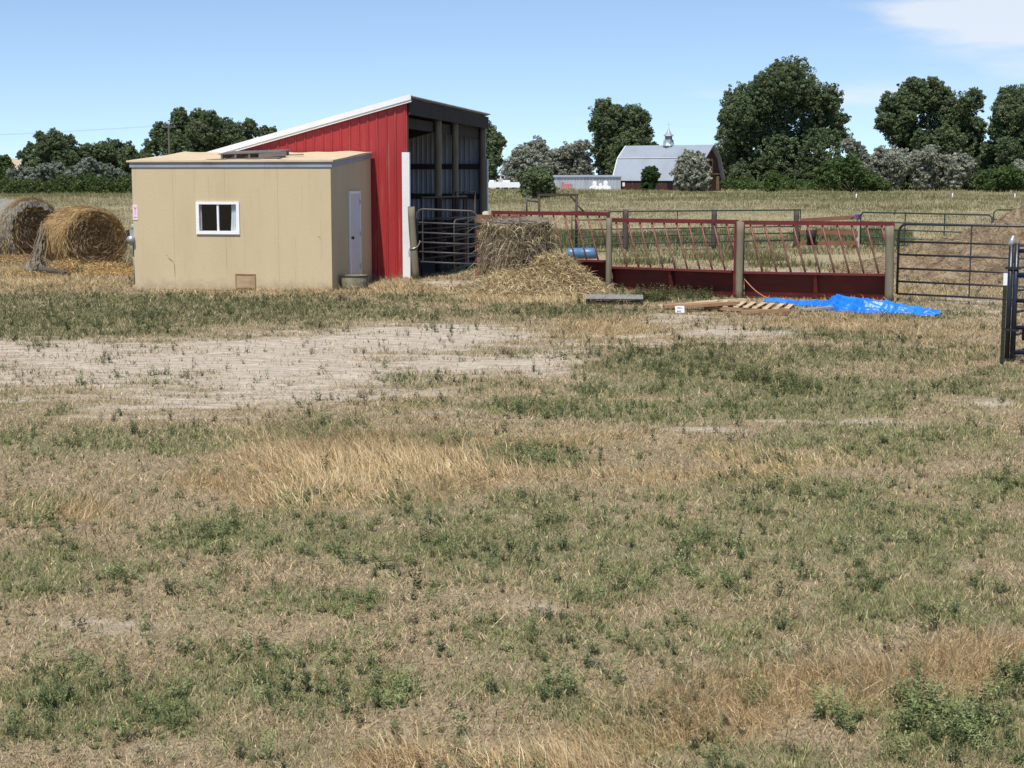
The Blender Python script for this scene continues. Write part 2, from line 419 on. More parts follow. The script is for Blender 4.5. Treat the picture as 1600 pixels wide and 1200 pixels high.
M['hill'] = weathered('dry_hill', (.50, .41, .29), (.36, .30, .22), 0.95, 0, .01, .8, fine=.05)
M['leaf'] = leafy('tree_leaf', 0.36)
M['blade'] = leafy('grass_blade', 0.30)
M['hay'] = leafy('hay_strand', 0.2)

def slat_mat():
    # dark red at the top, pale tan lower down, dark red at the foot
    m, nt, out = new_mat('two_tone_slat')
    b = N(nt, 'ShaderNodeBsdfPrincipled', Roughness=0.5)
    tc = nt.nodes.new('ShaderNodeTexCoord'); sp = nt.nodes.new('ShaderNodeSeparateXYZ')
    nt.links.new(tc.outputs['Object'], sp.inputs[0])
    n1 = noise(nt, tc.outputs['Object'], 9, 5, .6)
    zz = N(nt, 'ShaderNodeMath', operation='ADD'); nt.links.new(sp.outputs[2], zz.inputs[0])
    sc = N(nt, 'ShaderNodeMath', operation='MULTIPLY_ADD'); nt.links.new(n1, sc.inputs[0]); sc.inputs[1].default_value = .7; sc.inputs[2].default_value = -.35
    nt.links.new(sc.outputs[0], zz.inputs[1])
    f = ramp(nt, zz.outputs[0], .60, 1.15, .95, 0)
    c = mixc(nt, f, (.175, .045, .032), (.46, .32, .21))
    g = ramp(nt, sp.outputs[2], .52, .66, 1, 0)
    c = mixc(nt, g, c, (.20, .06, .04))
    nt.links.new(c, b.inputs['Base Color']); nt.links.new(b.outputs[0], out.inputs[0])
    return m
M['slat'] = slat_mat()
def glass_mat():
    m, nt, out = new_mat('window_glass')
    g = N(nt, 'ShaderNodeBsdfGlossy', Roughness=0.03); g.inputs['Color'].default_value = (.8, .85, .9, 1)
    t = N(nt, 'ShaderNodeBsdfTransparent'); t.inputs['Color'].default_value = (.94, .95, .96, 1)
    mx = N(nt, 'ShaderNodeMixShader'); fr = N(nt, 'ShaderNodeLayerWeight', Blend=.5)
    nt.links.new(ramp(nt, fr.outputs['Facing'], .3, 1.1, .03, .7), mx.inputs[0]); nt.links.new(t.outputs[0], mx.inputs[1]); nt.links.new(g.outputs[0], mx.inputs[2])
    nt.links.new(mx.outputs[0], out.inputs[0]); return m
M['glass'] = glass_mat()
def tarp_mat():
    m, nt, out = new_mat('blue_tarp')
    b = N(nt, 'ShaderNodeBsdfPrincipled', Roughness=0.40)
    b.inputs['Specular IOR Level'].default_value = .5
    v = coords(nt); n1 = noise(nt, v, 4, 4)
    nt.links.new(mixc(nt, ramp(nt, n1, .4, .7), (.012, .165, .66), (.018, .22, .74)), b.inputs['Base Color'])
    bp = N(nt, 'ShaderNodeBump', Strength=.35, Distance=.03); nt.links.new(noise(nt, v, 11, 4), bp.inputs['Height'])
    nt.links.new(bp.outputs[0], b.inputs['Normal']); nt.links.new(b.outputs[0], out.inputs[0]); return m
M['tarp'] = tarp_mat()
def haysurf(name, a, bcol, dark, scale, stretch=(1, 1, 1)):
    m, nt, out = new_mat(name)
    b = N(nt, 'ShaderNodeBsdfPrincipled', Roughness=.95); b.inputs['Specular IOR Level'].default_value = .1
    v = coords(nt, stretch)
    n1 = noise(nt, v, scale, 6, .65); n2 = noise(nt, v, scale * 7, 5, .7)
    c = mixc(nt, ramp(nt, n1, .35, .65), a, bcol)
    c = mixc(nt, ramp(nt, n2, .45, .7, 0, .75), c, dark)
    nt.links.new(c, b.inputs['Base Color'])
    bp = N(nt, 'ShaderNodeBump', Strength=.9, Distance=.05); nt.links.new(n2, bp.inputs['Height'])
    nt.links.new(bp.outputs[0], b.inputs['Normal']); nt.links.new(b.outputs[0], out.inputs[0]); return m
M['haybody'] = haysurf('hay_body', (.42, .28, .12), (.30, .19, .085), (.13, .08, .04), 2.2)
M['greyhay'] = haysurf('old_hay', (.27, .22, .145), (.18, .145, .095), (.075, .056, .04), 2.2)
M['netwrap'] = haysurf('net_wrap', (.37, .36, .31), (.28, .26, .21), (.17, .15, .115), 4.0, (1, 6, 1))
M['bagnet'] = haysurf('bag_net', (.31, .27, .20), (.23, .20, .145), (.12, .10, .07), 5.0, (1, 1, .4))
M['manure'] = haysurf('manure_heap', (.33, .25, .155), (.15, .112, .072), (.05, .038, .028), 2.3)
def ground_mat():
    m, nt, out = new_mat('yard_ground')
    b = N(nt, 'ShaderNodeBsdfPrincipled', Roughness=.95); b.inputs['Specular IOR Level'].default_value = .1
    tc = nt.nodes.new('ShaderNodeTexCoord'); v = tc.outputs['Object']
    def attr(n):
        a = N(nt, 'ShaderNodeAttribute'); a.attribute_name = n; return a.outputs['Fac']
    n1 = noise(nt, v, 1.1, 6, .6); n2 = noise(nt, v, 9, 6, .65); n3 = noise(nt, v, 45, 5, .7); n4 = noise(nt, v, .05, 6, .6)
    thatch = mixc(nt, ramp(nt, n2, .35, .65), (.275, .215, .138), (.370, .295, .188))
    thatch = mixc(nt, ramp(nt, n3, .46, .62, 0, .8), thatch, (.095, .074, .050))
    green = mixc(nt, ramp(nt, n2, .35, .65), (.150, .142, .075), (.235, .208, .120))
    soil = mixc(nt, ramp(nt, n2, .30, .70), (.43, .365, .285), (.57, .495, .40))
    soil = mixc(nt, ramp(nt, n3, .52, .72, 0, .5), soil, (.22, .18, .14))
    straw = mixc(nt, ramp(nt, n3, .35, .65), (.25, .175, .09), (.42, .30, .155))
    c = mixc(nt, attr('straw'), thatch, straw)
    c = mixc(nt, attr('green'), c, green)
    sf = N(nt, 'ShaderNodeMath', operation='ADD'); nt.links.new(attr('soil'), sf.inputs[0])
    q = N(nt, 'ShaderNodeMath', operation='MULTIPLY_ADD'); nt.links.new(n2, q.inputs[0]); q.inputs[1].default_value = .6; q.inputs[2].default_value = -.55
    nt.links.new(q.outputs[0], sf.inputs[1])
    mp = nt.nodes.new('ShaderNodeMapping'); mp.inputs['Scale'].default_value = (.7, 4.5, 1); mp.inputs['Rotation'].default_value = (0, 0, math.radians(7)); nt.links.new(v, mp.inputs['Vector'])
    stk = noise(nt, mp.outputs['Vector'], 2.4, 7, .65)
    q2 = N(nt, 'ShaderNodeMath', operation='MULTIPLY_ADD'); nt.links.new(stk, q2.inputs[0]); q2.inputs[1].default_value = 1.1; nt.links.new(sf.outputs[0], q2.inputs[2])
    soil = mixc(nt, ramp(nt, stk, .42, .60, 0, .75), soil, (.285, .225, .160))
    c = mixc(nt, ramp(nt, q2.outputs[0], .42, 1.20), c, soil)
    field = mixc(nt, ramp(nt, n4, .46, .64), (.34, .285, .170), (.225, .205, .108))
    field = mixc(nt, ramp(nt, n1, .40, .65, 0, .5), field, (.25, .215, .12))
    c = mixc(nt, attr('far'), c, field)
    nt.links.new(c, b.inputs['Base Color'])
    bp = N(nt, 'ShaderNodeBump', Strength=.7, Distance=.03); nt.links.new(mixc(nt, .5, n2, n3), bp.inputs['Height'])
    nt.links.new(bp.outputs[0], b.inputs['Normal']); nt.links.new(b.outputs[0], out.inputs[0]); return m
M['ground'] = ground_mat()

# ------------------------------------------------------------------ ground sheet
def build_ground():
    xs = np.concatenate([[-3000, -1500, -700, -350, -180, -100, -60, -40, -30], np.arange(-24, 24.01, .14), [30, 40, 60, 100, 180, 350, 700, 1500, 3000]])
    ys = np.concatenate([[-400, -100, -30, -8, 0], np.arange(3, 48, .10), np.arange(48, 80, .5), np.arange(80, 450, 5), [500, 700, 1000, 1500, 2500, 4500]])
    gx, gy = np.meshgrid(xs, ys)
    z = gz(gx, gy)
    nx, ny = len(xs), len(ys)
    v = np.stack([gx.ravel(), gy.ravel(), z.ravel()], 1)
    i = np.arange(nx * ny).reshape(ny, nx)
    f = np.stack([i[:-1, :-1].ravel(), i[:-1, 1:].ravel(), i[1:, 1:].ravel(), i[1:, :-1].ravel()], 1)
    fx = gx.ravel(); fy = np.maximum(gy.ravel(), 3.0)
    so, gr, st = masks(fx, np.minimum(fy, 60))
    far = sstep(40, 50, fy + 3 * (fbm(fx * .3, fy * .3, 71, 3) - .5))
    o = np_mesh('ground', v, f, M['ground'], None, True, None, {'soil': so, 'green': gr, 'straw': st, 'far': far})
    tag(o, kind='structure')
build_ground()

def build_hill():
    # pale dry hill on the horizon, far left
    n = 60; vs = []; fs = []
    for i in range(n + 1):
        for j in range(13):
            a = (i / n - .5) * 1400; b = (j / 12 - .5) * 700
            h = 46 * math.exp(-(a / 330) ** 2 - (b / 180) ** 2) + 9 * (float(fbm(a * .012, b * .012, 4, 3)) - .5) * math.exp(-(a / 500) ** 2)
            vs.append((-800 + a, 1900 + b, -1 + h))
    for i in range(n):
        for j in range(12):
            k = i * 13 + j; fs.append((k, k + 13, k + 14, k + 1))
    m = MB(); m.add(vs, fs)
    tag(m.build('hill', M['hill'], None, True), kind='structure')
build_hill()

# ------------------------------------------------------------------ tan shed
def ribbed(x0, x1, zb, ztop, pitch, depth, ribw, y0=0.0, thick=.02, sign=-1):
    """vertical-ribbed sheet in the xz plane; ztop is a function of x"""
    xs = [x0]; ds = [0]; x = x0
    while x + pitch < x1:
        xs += [x + pitch - ribw - .02, x + pitch - ribw, x + pitch - .02, x + pitch]; ds += [0, 1, 1, 0]; x += pitch
    xs.append(x1); ds.append(0)
    vs = []; fs = []
    for xx, d in zip(xs, ds):
        yy = y0 + sign * d * depth
        zt = ztop(xx)
        vs += [(xx, yy, zb), (xx, yy, zt), (xx, yy - sign * thick, zt), (xx, yy - sign * thick, zb)]
    for i in range(len(xs) - 1):
        a = i * 4; b = a + 4
        fs += [(a, b, b + 1, a + 1), (a + 1, b + 1, b + 2, a + 2), (a + 2, b + 2, b + 3, a + 3), (a + 3, b + 3, b, a)]
    fs += [(0, 1, 2, 3), tuple(len(vs) - 4 + k for k in (3, 2, 1, 0))]
    return vs, fs

def build_shed():
    O = (-3.99, 34.1, 0.0)
    r = thing('shed', 'tan plywood sided shed with white sliding window and slanting flat roof', 'shed', O, -math.radians(9.3))
    W = 4.62; D = 3.52; ZB = .0
    zt = lambda y: 2.74 + .25 * y / D
    wx0, wx1, wz0, wz1 = -3.10, -2.13, 1.27, 1.95
    m = MB(); T = .09
    def fr(x0, x1, z0, z1): m.box(x0, x1, 0, T, z0, z1)
    seams = [-W, -3.66, -2.44, -1.22, 0]
    g = .0013
    for a, b in zip(seams[:-1], seams[1:]):
        a += g; b -= g
        lo, hi = max(a, wx0), min(b, wx1)
        if lo < hi:                                    # panel cut by the window
            if a < wx0: fr(a, wx0, ZB, 2.74)
            if b > wx1: fr(wx1, b, ZB, 2.74)
            fr(lo, hi, ZB, wz0); fr(lo, hi, wz1, 2.74)
        else: fr(a, b, ZB, 2.74)
    def side(x0, x1, ya, yb):
        m.hexa([(x0, ya, ZB), (x1, ya, ZB), (x1, yb, ZB), (x0, yb, ZB), (x0, ya, zt(ya)), (x1, ya, zt(ya)), (x1, yb, zt(yb)), (x0, yb, zt(yb))])
    for ya, yb in ((T + .001, 1.22 - g), (1.22 + g, 2.44 - g), (2.44 + g, D)):
        side(-T - g, -g, ya, yb); side(-W + g, -W + T + g, ya, yb)
    m.box(-W + T + .01, -T - .01, D - T, D, ZB, 2.98)
    # backing behind the seams
    for a in seams[1:-1]: m.box(a - .03, a + .03, T + .002, T + .02, ZB, wz0 if wx0 < a < wx1 else 2.7)
    m.build('wall', M['siding'], r)
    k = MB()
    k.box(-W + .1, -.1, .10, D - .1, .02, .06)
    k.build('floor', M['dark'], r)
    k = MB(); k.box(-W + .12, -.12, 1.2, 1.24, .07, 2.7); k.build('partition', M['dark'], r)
    # fascia: front and right and left
    m = MB(); h = .115; p = .025
    for a, b in ((-W - .04, -3.3), (-3.296, -1.5), (-1.496, .035)):
        m.box(a, b, -p, -.002, 2.735, 2.735 + h)
    for x0, x1 in ((.005, .03), (-W - .035, -W - .008)):
        m.hexa([(x0, 0, zt(0) - .005), (x1, 0, zt(0) - .005), (x1, D, zt(D) - .005), (x0, D, zt(D) - .005), (x0, 0, zt(0) + h - .005), (x1, 0, zt(0) + h - .005), (x1, D, zt(D) + h - .005), (x0, D, zt(D) + h - .005)])
    m.build('fascia', M['fascia'], r)
    m = MB(); zr = lambda y: 2.855 + (.25 / D) * y
    ov = .06
    e = [(-W - .10, -ov), (.07, -ov), (.07, D), (-W - .10, D)]
    # roof sheets, a little uneven like curling roll roofing
    nx, ny = 24, 6; vs = []; fs = []
    for j in range(ny + 1):
        for i in range(nx + 1):
            x = e[0][0] + (e[1][0] - e[0][0]) * i / nx; y = -ov + (D + ov) * j / ny
            w = .012 * math.sin(x * 3.1 + y) + .010 * math.sin(x * 7.3 - y * 2)
            w *= min(1, j / 1.5) if j < 2 else 1
            vs.append((x, y, zr(y) + .022 + w + .012))
    nn = len(vs)
    vs += [(x, y, zr(y) - .002) for (x, y, z) in vs]
    for j in range(ny):
        for i in range(nx):
            a = j * (nx + 1) + i
            fs.append((a, a + 1, a + nx + 2, a + nx + 1)); fs.append((a + nn + nx + 1, a + nn + nx + 2, a + nn + 1, a + nn))
    bd = [i for i in range(nx)] ; ring = [(i, 0) for i in range(nx)] + [(nx, j) for j in range(ny)] + [(nx - i, ny) for i in range(nx)] + [(0, ny - j) for j in range(ny)]
    idx = [j * (nx + 1) + i for (i, j) in ring]
    for a, b in zip(idx, idx[1:] + idx[:1]): fs.append((b, a, a + nn, b + nn))
    m.add(vs, fs); m.build('roof', M['plywood'], r)
    # window
    f = MB(); b = .055; y0, y1 = -.035, .05
    f.box(wx0 - .02, wx1 + .02, y0, y1, wz0 - .02, wz0 + b); f.box(wx0 - .02, wx1 + .02, y0, y1, wz1 - b + .02, wz1 + .02)
    f.box(wx0 - .02, wx0 + b - .005, y0, y1, wz0 + b, wz1 - b + .02); f.box(wx1 - b + .005, wx1 + .02, y0, y1, wz0 + b, wz1 - b + .02)
    cx = (wx0 + wx1) / 2
    win = f.build('window', M['vinyl'], r)
    s = MB(); s.box(cx - .022, cx + .022, -.012, .035, wz0 + b, wz1 - b + .02); s.build('mullion', M['vinyl'], win)
    g_ = MB(); g_.box(wx0 + b, cx - .022, .012, .016, wz0 + b, wz1 - .035); g_.build('pane', M['glass'], win)
    g_ = MB(); g_.box(cx + .022, wx1 - b, .022, .026, wz0 + b, wz1 - .035); g_.build('pane', M['glass'], win)
    def curtain(x0, x1, zlow, name='curtain', flare=.0):
        c = MB(); n = 18; vs = []; fs = []
        for j in range(7):
            for i in range(n + 1):
                t = i / n; z = wz1 - .03 - (wz1 - zlow) * j / 6
                x = x0 + (x1 - x0) * t - flare * (j / 6) ** 2 * (1 - t)
                vs.append((x, .055 + .018 * math.sin(t * 22), z))
        for j in range(6):
            for i in range(n):
                a = j * (n + 1) + i; fs.append((a, a + n + 1, a + n + 2, a + 1))
        c.add(vs, fs); c.build(name, M['curtain'], win, True)
    curtain(wx1 - .185, wx1 - .02, wz0 + .05, flare=.03)
    curtain(wx0 + .03, wx0 + .085, wz0 + .10)
    # small clutter on the sill
    c = MB(); c.lathe([(.028, 0), (.032, .03), (.022, .075), (.012, .09), (.012, .11)], 12, (wx1 - .11, .075, wz0 + .02)); c.build('bottle', M['vinyl'], win, True)
    # door on the right-hand side
    dy0, dy1, dz0, dz1 = 1.43, 2.38, .26, 2.20
    d = MB(); d.box(.0015, .022, dy0 + .05, dy1 - .05, dz0, dz1 - .06)
    dr = d.build('door', M['door'], r)
    d = MB(); d.box(.002, .045, dy0, dy0 + .05, dz0 - .02, dz1); d.box(.002, .045, dy1 - .05, dy1, dz0 - .02, dz1); d.box(.002, .045, dy0 + .05, dy1 - .05, dz1 - .06, dz1)
    d.build('door_frame', M['vinyl'], dr)
    d = MB()
    d.tube([(.022, dy0 + .11, 1.13), (.05, dy0 + .11, 1.13)], .016, 8); d.tube([(.05, dy0 + .11, 1.13), (.062, dy0 + .11, 1.13), (.092, dy0 + .11, 1.13), (.10, dy0 + .11, 1.13)], [.018, .036, .036, .02], 12)
    d.build('handle', M['rubber'], dr, True)
    for z in (.45, 1.2, 1.95):
        d = MB(); d.box(.046, .052, dy1 - .075, dy1 - .045, z - .05, z + .05); d.build('hinge', M['meter'], dr)
    # little hatch at the foot of the front
    hx0, hx1 = -2.235, -1.765
    m = MB(); m.box(hx0 + .02, hx1 - .02, -.018, -.001, .07, .35); hp = m.build('hatch', M['hatch'], r)
    m = MB(); m.box(hx0, hx1, -.03, -.001, .35, .37); m.box(hx0, hx1, -.03, -.001, .045, .07); m.box(hx0, hx0 + .02, -.03, -.001, .07, .35); m.box(hx1 - .02, hx1, -.03, -.001, .07, .35)
    m.build('hatch_frame', M['brownwood'], hp)
    # splits in the boards
    def crack(pts, w):
        c = MB(); vs = []; fs = []
        for i, (x, z) in enumerate(pts):
            ww = w * (1 - abs(2 * i / (len(pts) - 1) - 1) ** 2) + .004
            vs += [(x - ww * .6, -.0035, z + ww), (x + ww * .6, -.0035, z - ww)]
        for i in range(len(pts) - 1): fs.append((2 * i, 2 * i + 1, 2 * i + 3, 2 * i + 2))
        c.add(vs, fs); c.build('split', M['crack'], r)
    crack([(-3.86, .78), (-3.83, .765), (-3.81, .72), (-3.80, .70), (-3.75, .665), (-3.70, .62), (-3.675, .57), (-3.665, .50), (-3.663, .3)], .012)
    crack([(-.30, 1.20), (-.28, 1.21), (-.26, 1.18), (-.255, 1.15)], .010)
    # electric meter on the left corner
    m = MB(); m.box(-W - .10, -W - .002, .02, .26, .98, 1.34); mt = m.build('meter_box', M['meter'], r)
    m = MB(); m.tube([(-W - .05, .02, 1.12), (-W - .05, -.10, 1.12)], .085, 14); m.build('meter_dome', M['chain'], mt, True)
    m = MB(); m.tube([(-W - .05, .1, 1.34), (-W - .05, .1, 1.46)], .04, 10); m.tube([(-W - .05, .1, .98), (-W - .05, .1, .1)], .022, 8); m.build('conduit', M['meter'], mt, True)
    # pale sign at the left corner
    sg = thing('sign', 'faded pink and white sign fixed high on the left corner of the tan shed', 'sign', (0, 0, 0))
    mw = Matrix.Translation(O) @ Matrix.Rotation(-math.radians(9.3), 4, 'Z')
    c = mw @ Vector((-W + .06, -.004, 1.56)); sg.location = c; sg.rotation_euler = (0, 0, -math.radians(9.3))
    m = MB(); m.box(-.06, .06, -.008, 0, 0, .34); pl = m.build('panel', M['pink'], sg)
    m = MB()
    m.beam((-.03, -.0095, .29), (0, -.0095, .24), .002, .02); m.beam((.03, -.0095, .29), (0, -.0095, .24), .002, .02); m.beam((0, -.0095, .24), (0, -.0095, .12), .002, .02)
    m.box(-.035, .035, -.0105, -.0085, .05, .07)
    m.build('marking', M['pinkink'], sg)
    # old pallet lying on the roof
    p = thing('pallet', 'weathered grey pallet lying on the tan shed roof', 'pallet', mw @ Vector((-2.0, .85, 2.855 + .25 / D * .85 + .045)), -math.radians(7))
    p.rotation_euler = (math.radians(4.2), math.radians(-1.6), -math.radians(8))
    for x in (-.62, -.30, .02, .34, .62):
        m = MB(); m.box(x - .022, x + .022, -.52, .52, .022, .115); m.build('stringer', M['roofpallet'], p)
    for i in range(6):
        y = -.53 + i * .19; m = MB(); m.box(-.70 + .02 * (i % 2), .70, y, y + .11, .1165, .138); m.build('slat', M['roofpallet'], p)
    for y, a, b in ((-.58, -.98, .74), (-.05, -.7, .7), (.42, -.75, .98)):
        m = MB(); m.box(a, b, y, y + .12, 0.0, .02); m.build('bottom_board', M['roofpallet'], p)
    m = MB(); m.hexa([(.25, -.56, .02), (.9, -.60, .05), (.9, -.58, .05), (.25, -.54, .02), (.25, -.56, .11), (.9, -.60, .14), (.9, -.58, .14), (.25, -.54, .11)]); m.build('loose_board', M['roofpallet'], p)
    # tub by the door
    t = thing('tub', 'weathered cut down barrel tub standing below the shed door', 'tub', mw @ Vector((.36, .60, 0)))
    t.location.z = gz1(t.location.x, t.location.y) - .02
    m = MB(); m.lathe([(.27, 0), (.295, .1), (.305, .2), (.30, .34), (.285, .34), (.27, .29), (.25, .285)], 22)
    m.build('barrel', weathered('mottled_tub', (.26, .25, .18), (.12, .10, .07), .85, 0, 3.5, .9, (1, 1, 1), .3, 30, .2, (.46, .44, .34)), t)
    for z in (.045, .325):
        m = MB(); m.lathe([(.300, z - .02), (.3125, z - .015), (.3125, z + .015), (.300, z + .02)], 22, cap=False); m.build('hoop', M['pipe'], t)
    m = MB(); m.lathe([(.25, .289), (.12, .30), (.01, .305)], 16); m.build('soil', M['manure'], t)
build_shed()

# ------------------------------------------------------------------ red lean-to barn
def wood_round(name, h, r, mat, parent=None, seed=0, n=12):
    m = MB(); rnd = random.Random(seed); vs = []; fs = []; k = 7
    for i in range(k + 1):
        z = h * i / k
        for a in range(n):
            t = 2 * math.pi * a / n
            rr = r * (1 + .05 * math.sin(3 * t + i) + rnd.uniform(-.03, .03))
            vs.append((rr * math.cos(t), rr * math.sin(t), z - .02 * (i == k) * (1 + math.sin(t * 2))))
    for i in range(k):
        for a in range(n):
            b = (a + 1) % n; fs.append((i * n + a, i * n + b, (i + 1) * n + b, (i + 1) * n + a))
    fs.append(tuple(k * n + a for a in range(n))); fs.append(tuple(range(n - 1, -1, -1)))
    m.add(vs, fs); return m

def build_barn():
    ROT = -math.radians(10.0)
    r = thing('red_barn', 'red ribbed steel lean-to barn with white trim and tall open side', 'barn', (-2.5, 37.5, 0), ROT)
    W = 5.3; D = 9.95; s = .262
    zt = lambda x: 4.40 + s * x
    m = MB(); m.add(*ribbed(-W, -.03, .03, zt, .228, .022, .05)); m.build('front_wall', M['red'], r)
    m = MB()
    v, f = ribbed(.02, D, .03, lambda y: zt(-W), .228, .02, .05)
    m.add([(-W + p[1] - .003, p[0], p[2]) for p in v], f); m.build('side_wall', M['inner'], r)
    m = MB(); v, f = ribbed(-W + .02, -.02, .03, lambda x: zt(x) - .02, .15, .02, .045, D); m.add(v, f); m.build('end_wall', M['inner'], r)
    # girts and kick boards
    for i, z in enumerate((1.90, 2.80)):
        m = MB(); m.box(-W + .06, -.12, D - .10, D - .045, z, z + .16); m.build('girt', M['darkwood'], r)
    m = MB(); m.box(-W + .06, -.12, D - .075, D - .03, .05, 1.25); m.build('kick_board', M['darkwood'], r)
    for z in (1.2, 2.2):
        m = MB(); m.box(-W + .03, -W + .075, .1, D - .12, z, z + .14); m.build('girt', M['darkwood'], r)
    # posts on the open side
    for i, y in enumerate((.12, 3.73, 5.88, D - .12)):
        top = zt(-.12) - .02
        m = wood_round('post', top, .095 if i else .085, M['post'], None, i)
        o = m.build('post', M['postdark'] if i in (0, 3) else M['post'], r, True); o.location = (-.11, y, 0)
        if i in (1, 2):
            c = MB(); c.lathe([(.103, .02), (.105, 1.0), (.104, 1.95), (.097, 2.0)], 14, cap=False); c.build('stain_sleeve', M['darkwood'], o, True)
    # header boards and rafters
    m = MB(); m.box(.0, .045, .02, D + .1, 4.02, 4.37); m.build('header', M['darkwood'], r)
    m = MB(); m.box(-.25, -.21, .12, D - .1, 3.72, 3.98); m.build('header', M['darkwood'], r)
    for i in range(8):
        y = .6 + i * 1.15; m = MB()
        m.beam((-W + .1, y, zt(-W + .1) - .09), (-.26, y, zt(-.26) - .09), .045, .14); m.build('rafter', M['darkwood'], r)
    m = MB(); m.box(-W + .06, -.05, .05, D - .1, -.02, .035); m.build('floor', weathered('darkened_floor', (.06, .05, .04), (.03, .026, .022), .95, 0, 2, .8), r)  # dung floor, coloured very dark to deepen the shade inside the barn
    # corrugated roof
    m = MB(); vs = []; fs = []; n = 280; x0, x1 = -W - .18, .10
    for i in range(n + 1):
        y = -.10 + (D + .25) * i / n; dz = .014 * math.sin(i * math.pi / 2)
        for x in (x0, x1):
            vs += [(x, y, zt(x) + .035 + dz), (x, y, zt(x) + .028 + dz)]
    for i in range(n):
        a = i * 4; b = a + 4
        fs += [(a, a + 2, b + 2, b), (a + 1, b + 1, b + 3, a + 3), (a, b, b + 1, a + 1), (a + 2, a + 3, b + 3, b + 2)]
    m.add(vs, fs); rf = m.build('roof', M['galv'], r)
    m = MB()
    m.hexa([(x0, -.125, zt(x0) - .055), (x1, -.125, zt(x1) - .055), (x1, -.105, zt(x1) - .055), (x0, -.105, zt(x0) - .055), (x0, -.125, zt(x0) + .075), (x1, -.125, zt(x1) + .075), (x1, -.105, zt(x1) + .075), (x0, -.105, zt(x0) + .075)])
    m.hexa([(x0, -.104, zt(x0) - .11), (x1, -.104, zt(x1) - .11), (x1, -.04, zt(x1) - .11), (x0, -.04, zt(x0) - .11), (x0, -.104, zt(x0) - .058), (x1, -.104, zt(x1) - .058), (x1, -.04, zt(x1) - .058), (x0, -.04, zt(x0) - .058)])
    m.build('rake_trim', M['white'], rf)
    m = MB(); m.box(-.155, .012, -.046, -.026, .02, 3.12); m.box(.012, .030, -.046, .05, .02, 3.12); m.build('corner_trim', M['white'], r)
    m = MB(); m.box(-.10, .045, D + .02, D + .04, .02, 3.1); m.box(.026, .046, D - .06, D + .019, .02, 3.1); m.build('corner_trim', M['white'], r)
build_barn()

# ------------------------------------------------------------------ tubular gates and panels
def tube_gate(name, label, cat, p0, p1, zs, mat, r=.02, stays=(.5,), round_l=True, round_r=True, group=None, end_to=None, loops=False, rail_mats=None):
    p0 = Vector(p0); p1 = Vector(p1); L = (p1 - p0).length; d = (p1 - p0)
    a = math.atan2(d.y, d.x)
    root = thing(name, label, cat, p0, a, group)
    zb, ztp = zs[-1], zs[0]; sl = d.z / L
    def P(x, z): return (x, 0, z + sl * x)
    R = .16
    pts = []
    lo = end_to if end_to is not None else zb
    pts.append(P(0, lo))
    if round_l:
        pts += [P(R * (1 - math.cos(t)), ztp - R + R * math.sin(t)) for t in (0, .4, .8, 1.2, math.pi / 2)]
    else: pts.append(P(0, ztp))
    if round_r: pts += [P(L - R + R * math.sin(t), ztp - R + R * math.cos(t)) for t in (0, .4, .8, 1.2, math.pi / 2)]
    else: pts.append(P(L, ztp))
    pts.append(P(L, lo))
    m = MB(); m.tube(pts, r * 1.1, 10); m.build('frame', mat, root, True)
    for i, z in enumerate(zs[1:]):
        m = MB(); m.tube([P(0, z), P(L / 2, z - .004), P(L, z)], r * .9, 8); m.build('rail', (rail_mats or {}).get(i, mat), root, True)
    for s in stays:
        m = MB(); m.beam(P(L * s, zb), P(L * s, ztp), .045, .012, (1, 0, 0)); m.build('stay', mat, root)
    return root

def g3(px, Y, dz=0.0):
    x = (px - 800.0) / F * Y
    return Vector((x, Y, gz1(x, Y) + dz))

# gate across the barn opening
tube_gate('tube_gate', 'grey tubular gate across the open side of the red barn', 'gate', g3(652, 37.15, 0.05), g3(745, 36.95, .05), [1.62, 1.30, 1.06, .83, .60, .36], M['gategrey'], .022, (.1, .86), True, True)
# panels standing inside the barn
tube_gate('stall_fence', 'dark tall stall panel standing inside the barn behind the left of the gate', 'fence', (-2.30, 39.3, 0.02), (-1.25, 42.4, 0.02), [2.0, 1.45, 1.2, .95, .7, .45], M['pipe'], .025, (.35, .7), False, False, None, .02)
tube_gate('stall_fence', 'dark tall stall panel inside the barn, beside its far right post', 'fence', (-1.55, 42.6, 0.02), (-1.05, 43.6, 0.02), [2.12, 1.5, 1.2, .9, .6, .35], M['pipe'], .025, (.4,), False, False, None, .02)
tube_gate('stall_gate', 'slanting grey stall gate swung open inside the barn', 'gate', (-1.45, 38.6, 0.02), (-.90, 40.6, 0.06), [1.45, 1.2, .95, .7, .45, .25], M['gategrey'], .02, (.5,), True, True)
tube_gate('stall_gate', 'dim brown stall gate deep inside the barn', 'gate', (-2.6, 41.5, 0.02), (-1.9, 44.2, 0.02), [1.25, 1.0, .75, .5, .25], M['pipe'], .02, (.5,), True, True)

def lean_post():
    p = g3(650, 37.0, -.05); 
    t = thing('leaning_post', 'brown wooden post leaning against the white barn corner', 'post', p)
    m = wood_round('post', 1.80, .085, M['brownwood'], None, 3); o = m.build('post_trunk', M['post'], t, True)
    t.rotation_euler = (math.radians(2), math.radians(-3.2), 0)
    m = MB()
    n = 26
    pts = [(.098 * math.cos(2 * math.pi * i / n), .098 * math.sin(2 * math.pi * i / n), .82 + .03 * math.sin(2 * math.pi * i / n + 1)) for i in range(n + 1)]
    for i in range(n):
        m.tube([pts[i], pts[i + 1]], .013 if i % 2 else .009, 6)
    m.tube([(-.098, -.03, .8), (-.12, -.05, .7), (-.115, -.05, .6)], .012, 6); m.tube([(.098, -.02, .84), (.15, -.03, .92), (.16, -.02, .98)], .012, 6)
    m.build('chain', M['chain'], t)
lean_post()

